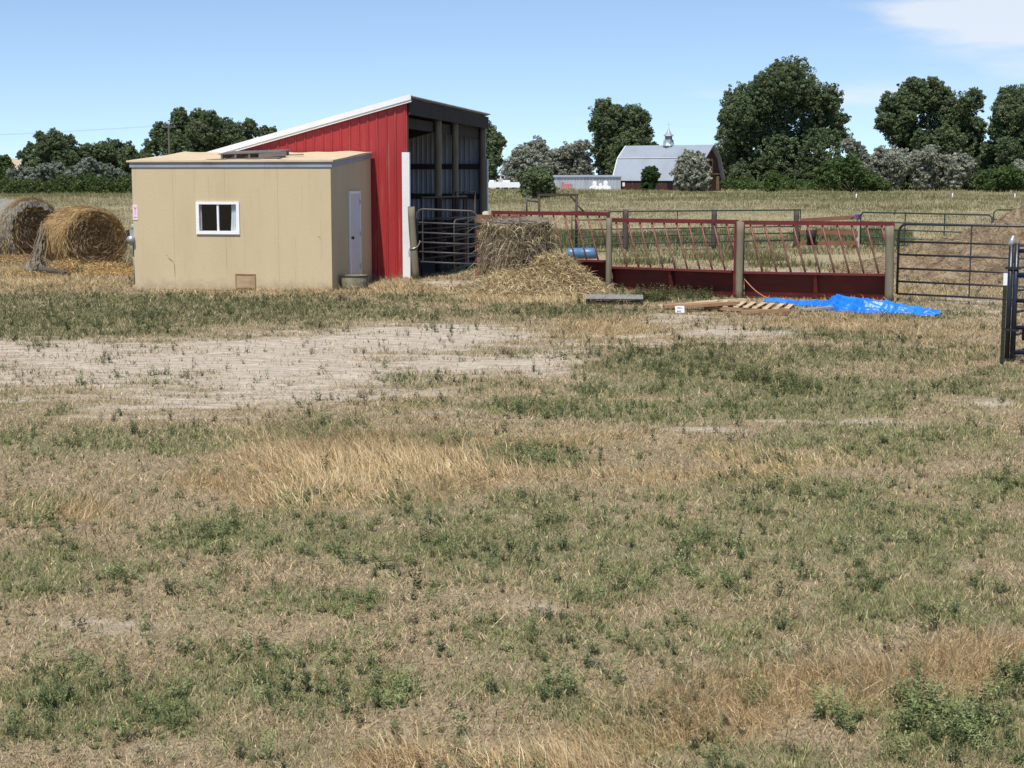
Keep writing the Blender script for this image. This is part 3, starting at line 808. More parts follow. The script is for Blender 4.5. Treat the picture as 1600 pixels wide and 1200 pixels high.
def board_fence():
    a = Vector((-.84, 36.95, 0)); b = Vector((.55, 35.9, 0)); d = (b - a).normalized()
    t = thing('board_fence', 'short rough red-brown board fence between the barn gate and upright hay bale', 'fence', (a.x, a.y, gz1(a.x, a.y) - .02), math.atan2(d.y, d.x))
    for x, h in ((.20, 1.70), (.78, 1.64)):
        m = wood_round('post', h, .085, M['post'], None, int(x * 10)); o = m.build('post', weathered('pale_post', (.44, .41, .30), (.28, .25, .18), .9, 0, 3, .7, (2, 2, .3), .3), t, True); o.location = (x, .09, 0)
    for i, z in enumerate((.10, .41, .72, 1.06, 1.42)):
        m = MB(); m.box(-.04 + .02 * (i % 2), 1.45, -.022, .016, z, z + .19); m.build('board', M['redboard'], t)
board_fence()

# ------------------------------------------------------------------ slant-bar feeder panels
def make_feeder():
    L = 3.02
    r = thing('slant_feeder', '', 'feeder', (0, 0, 0), 0, 'slant bar feeder panels')
    m = MB(); m.box(0, L, -.035, .035, 1.50, 1.585); m.build('top_rail', M['feedred'], r)
    for x in (0, L - .06):
        m = MB(); m.box(x, x + .06, -.034, .034, .02, 1.499); m.build('end_post', M['feedred'], r)
    n = 10
    for i in range(n):
        x = .17 + i * (L - .30) / (n - 1) * .955
        m = MB()
        if x + .26 < L - .07: m.tube([(x, 0, 1.498), (x + .26, .03, .535)], .021, 8)
        else:
            q = (L - .07 - x) / .26; m.tube([(x, 0, 1.498), (L - .07, .03 * q, 1.498 - .963 * q)], .021, 8)
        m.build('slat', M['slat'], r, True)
    m = MB(); m.box(.061, L - .061, -.12, .06, .49, .532); m.build('lip', M['feedred'], r)
    m = MB()
    m.hexa([(.062, .13, .0), (L - .062, .13, .0), (L - .062, .145, .0), (.062, .145, .0), (.062, .01, .489), (L - .062, .01, .489), (L - .062, .025, .489), (.062, .025, .489)])
    m.hexa([(.062, .146, .0), (L - .062, .146, .0), (L - .062, .6, .08), (.062, .6, .08), (.062, .146, .012), (L - .062, .146, .012), (L - .062, .6, .092), (.062, .6, .092)])
    m.build('trough', M['sheetred'], r)
    m = MB(); m.hexa([(L / 2 - .05, .07, .0), (L / 2 + .05, .07, .0), (L / 2 + .05, .129, .0), (L / 2 - .05, .129, .0), (L / 2 - .03, -.1, .488), (L / 2 + .03, -.1, .488), (L / 2 + .03, .0, .488), (L / 2 - .03, .0, .488)])
    m.build('strut', M['feedred'], r)
    return r
FP = [((-.46, 35.45), (2.13, 33.85), .17), ((2.13, 33.85), (4.70, 32.15), .04), ((4.78, 32.10), (7.72, 31.15), .03)]
fl = ['red slant bar feeder panel half hidden behind the upright hay bale', 'red slant bar feeder panel between the first two wooden posts', 'red slant bar feeder panel right above the blue tarp']
fd = make_feeder()
for i, (a, b, z) in enumerate(FP):
    o = fd if i == 0 else copy_tree(fd)
    o.location = (a[0], a[1], z); o.rotation_euler = (0, 0, math.atan2(b[1] - a[1], b[0] - a[0]))
    o.scale.x = math.hypot(b[0] - a[0], b[1] - a[1]) / 3.02
    o['label'] = fl[i]

# wooden posts of the feeder line
posts = [((951, 33.7), 1.62, .066, 'square-topped grey wooden post between the first and second feeder panels'), ((1155, 31.95), 1.66, .076, 'grey wooden post with white insulator in the middle of the feeder line'), ((1390, 30.95), 1.58, .087, 'thick grey wooden post between the feeder and the long black gate')]
pm = None
for i, ((px, Y), h, rr, lab) in enumerate(posts):
    p = g3(px, Y, -.04)
    if pm is None: pm = wood_round('fence_post', 1.62, .095, M['post'], None, 21).build('fence_post', M['post'], None, True); o = pm
    else: o = pm.copy(); COL.objects.link(o)
    o.location = p; o.rotation_euler = (0, math.radians((0, -.5, 1.2)[i]), i * 1.3); o.scale = (rr / .095, rr / .095, h / 1.62)
    tag(o, lab, 'post', 'wooden posts along the feeder panels')

# ------------------------------------------------------------------ right-hand gate and panels
tube_gate('tube_gate', 'long black tubular gate closing the pen in front of the manure heap', 'gate', g3(1402, 31.0, 0.0), (10.35, 29.0, .0), [1.57, 1.22, .96, .68, .42, .17], M['gateblack'], .023, (.46,), True, False)
def near_panels():
    P = g3(1578, 20.6, 0)
    t = thing('pen_fence', 'navy blue heavy pen panel with double upright at the right edge', 'fence', P, math.atan2(-1.0, 1.6))
    for x in (0, .075):
        m = MB(); m.tube([(x, 0, .05), (x, 0, 1.60)], .034, 12); m.build('upright', M['gatenavy'], t, True)
    for z in (.42, 1.25):
        m = MB(); m.box(-.06, .135, -.045, .045, z, z + .035); m.build('clamp', M['gateblack'], t)
    for z in (1.50, 1.17, .835, .475, .14):
        m = MB(); m.tube([(.075, 0, z), (2.3, 0, z)], .028, 10); m.build('rail', M['gatenavy'], t, True)
    m = MB(); m.tube([(-.03, .0, 1.56), (0, 0, 1.60), (.02, 0, 1.70)], [.04, .042, .018], 10); m.build('cap', M['chain'], t, True)
    m = MB(); m.tube([(.19, .06, 0.3), (.19, .06, .52)], .02, 8); m.build('latch', M['gateblack'], t, True)
    tube_gate('pen_fence', 'thin grey pen panel angled behind the navy panel at the right edge', 'fence', (P.x + .10, P.y + .12, P.z), (P.x + 2.6, P.y + 3.4, P.z), [1.56, 1.26, .95, .66, .35, .12], M['gategrey'], .02, (.5,), False, False)
    q = g3(1570.5, 20.25, -.03)
    t = thing('steel_post', 'dark green steel post with white painted tip before the navy panel', 'post', q)
    m = MB(); m.box(-.025, .025, -.004, .004, 0, 1.09); m.box(-.004, .004, .0041, .045, 0, 1.09)
    for i in range(18): m.box(-.012, .012, -.012, -.0041, .08 + i * .055, .095 + i * .055)
    m.build('shaft', M['tpost'], t)
    m = MB(); m.box(-.026, .026, -.0055, .0055, 1.091, 1.25); m.box(-.005, .005, .0056, .046, 1.091, 1.25); m.build('tip', M['vinyl'], t)
near_panels()

# ------------------------------------------------------------------ corral at the back
CG = 'green corral panels behind the feeder line'
tube_gate('corral_fence', 'short dark corral panel with six rails behind the blue barrel', 'fence', g3(893, 52.4), g3(950, 52.7), [1.42, 1.13, .80, .56, .30, .05], M['gategreen'], .022, (), False, False, CG)
tube_gate('corral_fence', 'long dark corral panel seen through the middle feeder panels', 'fence', g3(951, 52.7), g3(1248, 56.8), [1.40, .80, .56, .30, .05], M['gategreen'], .024, (.34,), False, False, CG)
tube_gate('corral_fence', 'teal and black corral panel with rounded corners behind the long black gate', 'fence', g3(1342, 54.5), g3(1546, 49.6), [1.38, 1.05, .80, .52, .28], M['gategreen'], .024, (.36, .66), True, True, CG, None, False, {2: M['tealrail'], 3: M['tealrail']})
tube_gate('corral_fence', 'round cornered corral panel behind the top of the manure heap', 'fence', g3(1548, 53.0), g3(1730, 53.4), [1.47, 1.15, .85, .55, .28], M['gategreen'], .024, (.5,), True, True, CG)
brp = None
for i, (px, Y, h, lab) in enumerate(((977, 52.9, 1.48, 'dark wooden corral post behind the second feeder panel, left one'), (1115, 55.6, 1.45, 'dark wooden corral post behind the right part of the second feeder panel'), (1243, 56.5, 1.40, 'dark wooden corral post at the left end of the brown boards'))):
    if brp is None: o = brp = wood_round('corral_post', 1.45, .10, None, None, 5).build('corral_post', weathered('dark_corral_post', (.085, .070, .065), (.05, .042, .04), .9, 0, 2.5, .8, (2, 2, .3), .4, 30), None, True)
    else: o = brp.copy(); COL.objects.link(o)
    o.location = g3(px, Y, -.03) + Vector((0, .14, 0)); o.scale = (1, 1, h / 1.45); tag(o, lab, 'post', 'wooden posts of the corral')
def pipe_arch():
    a = g3(842, 52.5, -.02); b = g3(900, 52.5, -.02)
    t = thing('pipe_arch', 'rusty pipe arch frame rising behind the first feeder panel', 'gateway', a)
    w = b.x - a.x
    for x in (0, w):
        m = MB(); m.tube([(x, 0, 0), (x, 0, 1.99)], .045, 10); m.build('upright', M['pipe'], t, True)
    m = MB(); m.beam((-.06, 0, 2.0), (w + .06, 0, 2.0), .08, .08); m.build('crossbar', M['pipe'], t)
    m = MB(); m.tube([(w - .20, 0, 1.96), (w - .02, 0, 1.76)], .03, 8); m.build('brace', M['pipe'], t, True)
    m = MB(); m.tube([(w + .03, 0, 1.65), (w + .25, 0, 1.44)], .03, 8); m.build('brace', M['pipe'], t, True)
    m = MB(); m.tube([(-.42, .0, 1.2), (-.42, 0, 1.97)], .03, 8); m.tube([(-.42, 0, 1.82), (0, 0, 1.76)], .03, 8); m.build('side_rail', M['gategrey'], t, True)
pipe_arch()
def brown_boards():
    a = g3(1248, 55.4, 0); b = g3(1338, 54.6, 0)
    t = thing('board_fence', 'weathered brown three-board fence section in the corral beyond the feeder', 'fence', a, math.atan2(b.y - a.y, b.x - a.x))
    L = (b - a).length
    for z0, z1 in ((1.00, 1.14), (.58, .58), (.18, .22)):
        m = MB(); m.beam((0, 0, z0 + .06), (L, 0, z1 + .06), .035, .14); m.build('board', M['redboard'], t)
    m = wood_round('post', 1.34, .075, None, None, 8); o = m.build('post', weathered('pale_post', (.42, .40, .31), (.3, .27, .2), .9, 0, 3, .6), t, True); o.location = (L, .10, -.05)
    q = thing('rope_coil', 'purple rope coil tied round the top of the pale corral post', 'rope', (b.x, b.y + .1, b.z + 1.14))
    m = MB(); n = 40
    m.tube([(.10 * math.cos(i * .47), .10 * math.sin(i * .47), .004 * i) for i in range(n)], .022, 6); m.build('coil', M['purple'], q, True)
    m = MB(); m.tube([(-.1, -.05, .1), (-.2, -.06, .06), (-.26, -.06, -.02)], .02, 6); m.build('loose_end', M['purple'], q, True)
    k = thing('bucket', 'black rubber bucket hanging on the brown corral boards', 'bucket', g3(1266, 54.95, .10))
    m = MB(); m.lathe([(.10, .08), (.13, .1), (.17, .40), (.205, .62), (.19, .62), (.15, .2)], 16); m.build('pail', M['rubber'], k, True)
    m = MB(); m.tube([(.195 * math.cos(t_), .0, .60 + .14 * math.sin(t_)) for t_ in [i * math.pi / 10 for i in range(11)]], .012, 6); m.build('handle', M['pipe'], k, True)
brown_boards()
def barrel():
    p = g3(909, 49.0, .165)
    t = thing('barrel', 'blue plastic barrel lying on its side behind the feeder', 'barrel', p, math.radians(4))
    prof = [(.0, -.46), (.20, -.46), (.225, -.44), (.235, -.30), (.245, -.16), (.235, -.14), (.235, .14), (.245, .16), (.235, .30), (.225, .44), (.20, .46), (.0, .46)]
    m = MB(); m.lathe(prof, 20); m.v = [(z, y * .74, x * .74) for (x, y, z) in m.v]; m.f = [tuple(reversed(f)) for f in m.f]; m.build('body', M['bluebarrel'], t, True)
    for y in (-.1, .1):
        m = MB(); m.tube([(.455, y, .08), (.48, y, .08)], .028, 10); m.build('bung', M['rubber'], t)
barrel()

# ------------------------------------------------------------------ pallets, boards, card, tarp, rope
def pallet(label, p, rz, nsl, L, Wd, mats, tilt=0, h=.11, name='pallet'):
    t = thing(name, label, 'pallet', p, rz)
    t.rotation_euler = (0, tilt, rz)
    for yy in (-Wd / 2 + .02, 0, Wd / 2 - .02):
        m = MB(); m.box(-L / 2, L / 2, yy - .02, yy + .02, .018, h - .02); m.build('stringer', mats[0], t)
    for i in range(nsl):
        x = -L / 2 + (L - .09) * i / (nsl - 1)
        dx = random.uniform(-.015, .015)
        m = MB(); m.beam((x + .045 + dx, -Wd / 2 - random.uniform(0, .03), h - .009), (x + .045 - dx, Wd / 2 + random.uniform(0, .03), h - .009), .095, .018); m.build('slat', mats[1], t)
    for x in (-L / 2, -.05, L / 2 - .1):
        m = MB(); m.box(x, x + .1, -Wd / 2, Wd / 2, .0, .017); m.build('bottom_board', mats[0], t)
    return t
pallet('grey weathered pallet lying half buried in hay before the feeder', g3(960, 30.9, .03), math.radians(86), 6, 1.0, 1.12, (M['darkwood'], M['greyboard']), 0, .11)
pallet('pale new wood pallet lying flat beside the blue tarp', g3(1172, 29.3, .01), math.radians(-16), 9, 1.55, 1.35, (M['brownwood'], M['palewood']), math.radians(2), .10)
def loose_boards():
    for i, (px, py, Y, L, rz, w, mat, lab) in enumerate((
            (1078, 0, 29.9, 1.25, 12, .2, 'palewood', 'tan plank lying furthest back in the small plank heap by the pale pallet'),
            (1082, 0, 29.35, 1.1, 3, .24, 'brownwood', 'brown plank in the middle of the heap just behind the white card'),
            (1105, 0, 28.8, 1.15, 9, .18, 'brownwood', 'brown plank lying nearest the yard in front of the pale pallet'),
            (1195, 0, 28.1, .85, -4, .12, 'brownwood', 'darkest plank lying in the dirt in front of the pale pallet'),
            (1125, 0, 30.2, 1.0, 2, .10, 'palewood', 'narrow tan plank behind the pale pallet near the feeder'))):
        p = g3(px, Y, .06 + .03 * (i % 3)); m = MB()
        m.beam((-L / 2, 0, 0), (L / 2, 0, .02), w, .055); m.beam((L / 2 - .03, -.03, .012), (L / 2 + .05, -.045, .02), w * .45, .03)
        o = m.build('plank', M[mat]); o.location = p; o.rotation_euler = (0, math.radians(-2), math.radians(rz)); tag(o, lab, 'plank', 'loose planks by the pallet')
    p = g3(1279, 28.9, .03); m = MB()
    m.hexa([(-.32, -.09, 0), (.3, -.05, .02), (.3, .07, .02), (-.30, .1, 0), (-.32, -.09, .035), (.3, -.05, .05), (.3, .07, .05), (-.30, .1, .035)])
    o = m.build('board', M['greyboard']); o.location = p; o.rotation_euler = (0, math.radians(-3), math.radians(8)); tag(o, 'short pale grey board lying in front of the blue tarp', 'board')
    p = g3(1063, 28.35, .02)
    c = thing('card', 'small white printed card leaning on the plank heap', 'card', p, math.radians(5)); c.rotation_euler = (math.radians(-14), 0, math.radians(6))
    m = MB(); m.box(-.085, .085, -.003, .003, 0, .125); m.build('sheet', M['card'], c)
    m = MB()
    for z, x0, x1 in ((.095, -.06, .03), (.075, -.055, .06), (.035, -.06, .045), (.02, -.05, .02)): m.box(x0, x1, -.0045, -.0031, z - .005, z + .005)
    m.build('print', M['ink'], c)
loose_boards()
def tarp():
    a = g3(1196, 30.6, 0); b = g3(1466, 28.0, 0); d = b - a; L = math.hypot(d.x, d.y)
    nu, nv = 190, 60
    u = np.linspace(0, 1, nu); v = np.linspace(-1, 1, nv)
    U, V = np.meshgrid(u, v)
    wid = np.interp(u, [0, .1, .3, .42, .55, .75, .88, .95, 1], [.05, .07, .10, .34, .50, .42, .32, .26, .16])
    e1 = (fbm(u * 16, u * 0 + 3, 201, 3) - .5) * .9; e2 = (fbm(u * 14, u * 0 + 9, 203, 3) - .5) * .9
    wid = wid[None, :] * np.where(V < 0, 1 + e1[None, :], 1 + e2[None, :])
    hgt = np.interp(u, [0, .1, .3, .40, .46, .55, .62, .72, .85, .93, .97, 1], [.03, .06, .07, .15, .28, .26, .27, .20, .13, .08, .11, .04])
    x = U * L; y = V * wid + .06 * np.sin(U * 9)
    nz_ = fbm(U * 4 + 3, V * 1.3 + U * 2, 61, 3)
    n5 = fbm(U * 14, V * 3.0, 67, 3)
    ph = V * 3.4 + np.sin(U * 5.0 + 1) * .8 + (nz_ - .5) * 5.0 + U * 3.0
    fold = .5 + .5 * np.sin(ph * 1.9)
    fold2 = .5 + .5 * np.sin(ph * 4.3 + U * 9 + (n5 - .5) * 4)
    prof = np.clip(1 - np.abs(V) ** 3.2, 0, 1) ** .7
    z = prof * hgt[None, :] * (.36 + .52 * fold ** .8 + .18 * fold2) + .030 * (n5 - .5) * prof + .035 * prof * (1 - np.abs(np.sin(ph * 3.1 + U * 13 + (nz_ - .5) * 7))) ** 3 - .03 * prof * (1 - np.abs(np.sin(V * 5 - U * 17 + (n5 - .5) * 6))) ** 4
    c, s = math.cos(math.atan2(d.y, d.x)), math.sin(math.atan2(d.y, d.x))
    wx = a.x + x * c - y * s; wy = a.y + x * s + y * c
    wz = gz(wx, wy) + .008 + z
    vv = np.stack([wx.ravel(), wy.ravel(), wz.ravel()], 1); o0 = np.array([a.x, a.y, a.z])
    i = np.arange(nu * nv).reshape(nv, nu)
    f = np.stack([i[:-1, :-1].ravel(), i[:-1, 1:].ravel(), i[1:, 1:].ravel(), i[1:, :-1].ravel()], 1)
    o = np_mesh('tarp', vv - o0, f, M['tarp'], None, True); o.location = a
    tag(o, 'bright blue tarpaulin crumpled on the ground below the feeder', 'tarp')
    q = g3(1163, 31.85, .42)
    m = MB(); e = a + Vector((.05, 0, .06)); k = 8
    m.tube([q.lerp(e, i / k) + Vector((0, 0, -.05 * math.sin(math.pi * i / k))) for i in range(k + 1)], .011, 6)
    o = m.build('rope', M['rope'], None, True, q); o.location = q; tag(o, 'thin orange-brown rope tied from the middle post to the blue tarp', 'rope')
tarp()

# ------------------------------------------------------------------ strands / blades (numpy)
def blades(pos, h, w, az, lean, curve, col, fold=0.0, tw=None):
    """thin tapering blades: 5 verts, 3 tris each. lean: tilt of the blade (0 upright .. 1.5 flat); curve: extra tilt at the tip"""
    n = len(pos)
    fx = np.cos(az); fy = np.sin(az)
    tw = RNG.uniform(0, 2 * math.pi, n) if tw is None else tw
    sx = np.cos(tw); sy = np.sin(tw)
    def pt(t, tilt): return np.stack([fx * np.sin(tilt), fy * np.sin(tilt), np.cos(tilt)], 1) * (t * h)[:, None]
    mid = pos + pt(.55, lean); tip = mid + pt(.45, lean + curve)
    sd = np.stack([sx, sy, np.zeros(n)], 1) * (w / 2)[:, None]
    v = np.stack([pos - sd, pos + sd, mid + sd * .75, mid - sd * .75, tip], 1).reshape(-1, 3)
    b = (np.arange(n) * 5)[:, None]
    f = np.concatenate([b + np.array([[0, 1, 2]]), b + np.array([[0, 2, 3]]), b + np.array([[3, 2, 4]])], 0)
    return v, f, np.repeat(col, 5, axis=0)
class NB:
    def __init__(s): s.v = []; s.f = []; s.c = []; s.n = 0
    def add(s, v, f, c): s.v.append(v); s.f.append(f + s.n); s.c.append(c); s.n += len(v)
    def build(s, name, mat, parent=None, off=None):
        v = np.concatenate(s.v); 
        if off is not None: v = v - np.array(off)
        return np_mesh(name, v, np.concatenate(s.f), mat, np.concatenate(s.c), False, parent)
def pick(cols, n, var=.18):
    cols = np.array(cols); c = cols[RNG.integers(0, len(cols), n)]
    return np.clip(c * (1 + RNG.normal(0, var, (n, 1))), .01, .9)
HAYC = [(.46, .33, .16), (.40, .27, .12), (.52, .40, .22), (.30, .20, .10), (.36, .28, .17)]
OLDHAY = [(.32, .265, .17), (.25, .20, .13), (.42, .35, .22), (.15, .12, .08), (.52, .43, .27)]

def strands_dir(pos, dirv, L, w, col, droop=0.3):
    """strands leaving pos along unit dirv, bending down by droop"""
    n = len(pos)
    up = np.array([0, 0, 1.0])
    side = np.cross(dirv, RNG.normal(0, 1, (n, 3))); side /= np.linalg.norm(side, axis=1, keepdims=True) + 1e-6
    mid = pos + dirv * (L * .5)[:, None]; d2 = dirv - up * droop + RNG.normal(0, .3, (n, 3)); d2 /= np.linalg.norm(d2, axis=1, keepdims=True)
    tip = mid + d2 * (L * .5)[:, None]; sd = side * (w / 2)[:, None]
    v = np.stack([pos - sd, pos + sd, mid + sd, mid - sd, tip], 1).reshape(-1, 3)
    b = (np.arange(n) * 5)[:, None]
    f = np.concatenate([b + np.array([[0, 1, 2]]), b + np.array([[0, 2, 3]]), b + np.array([[3, 2, 4]])], 0)
    return v, f, np.repeat(col, 5, axis=0)

# ------------------------------------------------------------------ hay bales
def round_bale(label, p, yaw, R, Lb, seed, netted, spill=True):
    """axis along local y; the near end face looks to local -y"""
    t = thing('round_bale', label, 'hay bale', p, yaw, 'round hay bales by the tan shed')
    nt_, nr = 96, 26; vs = []; fs = []
    rnd = np.random.default_rng(seed)
    def rad(a, yy):
        bul = 1 + .03 * math.cos(2 * a) - .05 * max(0, -math.sin(a))          # sags on its foot
        return R * bul * (1 + .035 * (float(fbm(a * 2.5, yy * 2.0 + 7, seed, 3)) - .5) * 2)
    # rings: centre of near face -> rim -> along body -> far face
    prof = []
    for i in range(nr): prof.append((i / (nr - 1) * .94, 'n'))
    rings = [(q, 0.0 - .10 * (1 - q) ** 1 * 0 , True) for q, _ in prof]
    rings += [(.985, .035, False), (1.0, .10, False)] + [(1.0, .10 + (Lb - .2) * k / 10, False) for k in range(1, 11)] + [(.98, Lb - .03, False), (.9, Lb, False), (.0, Lb, False)]
    for (q, yy, face) in rings:
        for k in range(nt_):
            a = 2 * math.pi * k / nt_
            rr = rad(a, yy) * q
            dy = 0
            if face:
                spiral = q * 9 + a / (2 * math.pi)
                dy = .035 * (math.sin(spiral * 2 * math.pi) * .5) + .10 * (float(fbm(math.cos(a) * q * 5 + 9, math.sin(a) * q * 5 + 5, seed + 3, 4)) - .5) - .05 * (1 - q ** 2)
                dy *= -1 * min(1, q * 6)
                dy += .0
            vs.append((rr * math.cos(a), yy + dy, R * .97 + rr * math.sin(a)))
    for i in range(len(rings) - 1):
        for k in range(nt_):
            k2 = (k + 1) % nt_; fs.append((i * nt_ + k, (i + 1) * nt_ + k, (i + 1) * nt_ + k2, i * nt_ + k2))
    m = MB(); m.add(vs, fs); body = m.build('bale_body', M['haybody'], t, True)
    # strands on the end face, lying round the spiral
    nb = NB(); n = 3600
    a = rnd.uniform(0, 2 * math.pi, n); q = np.sqrt(rnd.uniform(.01, 1, n)) * R * .97
    pos = np.stack([q * np.cos(a), -.03 + rnd.uniform(-.05, .05, n), R * .97 + q * np.sin(a)], 1)
    tang = np.stack([-np.sin(a), rnd.uniform(-.7, .05, n), np.cos(a)], 1) + rnd.normal(0, .30, (n, 3)); tang /= np.linalg.norm(tang, axis=1, keepdims=True)
    core = (q < R * .62)
    col = np.where(core[:, None], pick([(.22, .155, .09), (.155, .108, .062), (.28, .205, .125), (.36, .28, .18)], n, .28), pick(HAYC, n, .28))
    nb.add(*strands_dir(pos, tang, rnd.uniform(.10, .28, n), rnd.uniform(.006, .014, n), col, .15))
    # fringe on the round side
    n = 3000
    a = rnd.uniform(0, 2 * math.pi, n); yy = rnd.uniform(0.02, Lb, n)
    if netted: yy = rnd.uniform(0, .22, n)
    pos = np.stack([R * 1.0 * np.cos(a), yy, R * .97 + R * np.sin(a)], 1)
    dirv = np.stack([np.cos(a) * .35 - np.sin(a), rnd.normal(0, .5, n), np.sin(a) * .35 + np.cos(a)], 1) + rnd.normal(0, .25, (n, 3)); dirv /= np.linalg.norm(dirv, axis=1, keepdims=True)
    nb.add(*strands_dir(pos, dirv, rnd.uniform(.10, .30, n), rnd.uniform(.006, .013, n), pick(HAYC, n), .3))
    # loose hay falling out at the foot
    n = 5200 if spill else 1500
    u = rnd.normal(0, 1, n); w = np.abs(rnd.normal(0, 1, n))
    x = u * R * .75; y = -.05 - w * .42
    z = np.maximum(0, .42 - w * .38) * np.exp(-(u / 1.3) ** 2) * rnd.uniform(.2, 1, n)
    pos = np.stack([x, y, z + .01], 1); dirv = rnd.normal(0, 1, (n, 3)); dirv[:, 2] *= .35; dirv /= np.linalg.norm(dirv, axis=1, keepdims=True)
    nb.add(*strands_dir(pos, dirv, rnd.uniform(.12, .36, n), rnd.uniform(.007, .016, n), pick([(.52, .38, .18), (.46, .32, .14), (.40, .27, .12)], n), .3))
    nb.build('loose_strands', M['hay'], t)
    if netted:
        m = MB(); vs = []; fs = []; nn = 60
        for i in range(14):
            lap = (.80, .90, .985)[i] if i < 3 else 1.018
            yy = (-.10, -.085, .0)[i] if i < 3 else .06 + (Lb) * (i - 3) / 10
            for k in range(nn + 1):
                a = math.radians(48 + 172 * k / nn); rr = rad(a, max(0, yy)) * (lap + (.03 * math.sin(k * .9) * (i == 0))) + .012 * math.sin(i * 2.2 + k * .7)
                vs.append((rr * math.cos(a), yy + .012 * math.sin(k * 1.3), R * .97 + rr * math.sin(a)))
        for i in range(13):
            for k in range(nn): b = i * (nn + 1) + k; fs.append((b, b + 1, b + nn + 2, b + nn + 1))
        m.add(vs, fs); m.build('net_wrap', M['netwrap'], t, True)
    return t
b1 = g3(150, 41.5, -.16)
round_bale('golden round hay bale beside the tan shed with its spiral end showing', b1, math.radians(38), .93, 1.5, 5, False)
b2 = g3(56, 45.8, -.10)
round_bale('round hay bale farthest left, its top covered with grey net wrap', b2, math.radians(54), 1.03, 1.7, 9, True)
def bale_extras():
    heap('hay_pile', 'low golden spread of loose hay before the near round bale', 'hay', b1.x - .05, b1.y - .95, 1.75, .95, .17, M['haybody'], 77, [(.62, .46, .22), (.55, .39, .18), (.48, .33, .15), (.40, .27, .12)], 9000, ((-.6, .2, .4, .12), (.9, .1, .4, .1)), (.10, .32), .14)
    heap('hay_pile', 'loose hay spread low in front of the farthest left round bale', 'hay', b2.x - .3, b2.y - 1.15, 1.9, .9, .24, M['haybody'], 78, [(.46, .33, .17), (.38, .26, .13), (.31, .22, .12)], 6000, (), (.10, .32), .14)
    # torn net trailing from the near bale
    p = g3(72, 42.9, 0); nb = []
    m = MB(); rnd = random.Random(4)
    # a sagging bag of old hay caught in the net, on the ground
    bx, by = (57 - 800) / F * 40.4, 40.4; bz = gz1(bx, by); vs = []; fs = []; n = 22
    for j_ in range(9):
        t_ = j_ / 8
        for k in range(n):
            a = 2 * math.pi * k / n
            r_ = (.24 * math.sin(math.pi * min(.97, .25 + .72 * t_)) + .02) * (1 + .16 * math.sin(3 * a + j_) + .08 * math.sin(7 * a))
            vs.append((bx + r_ * 1.05 * math.cos(a), by + r_ * .8 * math.sin(a), bz - .03 + .46 * t_))
    for j_ in range(8):
        for k in range(n): k2 = (k + 1) % n; fs.append((j_ * n + k, j_ * n + k2, (j_ + 1) * n + k2, (j_ + 1) * n + k))
    fs.append(tuple(8 * n + k for k in range(n))); m.add(vs, fs)
    # strands of net pulled from the bale rim down to the bag and out over the ground
    for k in range(28):
        a = at(66 + rnd.uniform(-5, 10), 356 + rnd.uniform(-14, 26), 41.9 + rnd.uniform(-.2, .3))
        b = Vector((bx + rnd.uniform(-.16, .20), by + rnd.uniform(-.25, .15), bz + rnd.uniform(.12, .45)))
        q = a.lerp(b, .55) + Vector((rnd.uniform(-.09, .09), rnd.uniform(-.08, .05), rnd.uniform(-.04, .04)))
        m.tube([a, q, b], rnd.uniform(.007, .015), 5)
        if k % 2:
            c = Vector((bx + rnd.uniform(-.1, .95), by + rnd.uniform(-.5, .1), bz + rnd.uniform(.0, .08)))
            m.tube([b, b.lerp(c, .5) + Vector((0, 0, rnd.uniform(0, .08))), c], rnd.uniform(.006, .013), 5)
    o = m.build('net_wrap', M['bagnet'], None, True, p); o.location = p
    tag(o, 'torn grey net wrap trailing from the near round bale to the ground', 'net wrap')
    p = g3(88, 39.6, .07)
    m = MB(); m.tube([(-.48, 0, .02), (-.1, .01, .03), (.25, 0, .01), (.42, -.02, -.02)], [.075, .08, .075, .06], 10); m.tube([(.2, 0, .02), (.36, -.1, .05)], [.03, .02], 6)
    o = m.build('log', M['bark'], None, True); o.location = p; o.rotation_euler = (0, math.radians(5), math.radians(-16)); tag(o, 'dark short log lying before the near round bale', 'log')
    # dark sheet-metal trough edge behind the bale
    p = g3(206, 46.0, .0)
    t = thing('stock_trough', 'dark metal stock trough half hidden between the bale and the tan shed', 'trough', p, math.radians(8))
    m = MB(); m.hexa([(-.45, -.3, .55), (.9, -.3, .7), (.9, .3, .7), (-.45, .3, .55), (-.55, -.4, .9), (1.0, -.4, 1.22), (1.0, .4, 1.22), (-.55, .4, .9)]); m.build('tank', M['gategrey'], t)
    for x in (-.3, .8):
        m = MB(); m.box(x - .03, x + .03, -.2, .2, 0, .56 + .1 * (x > 0)); m.build('leg', M['pipe'], t)

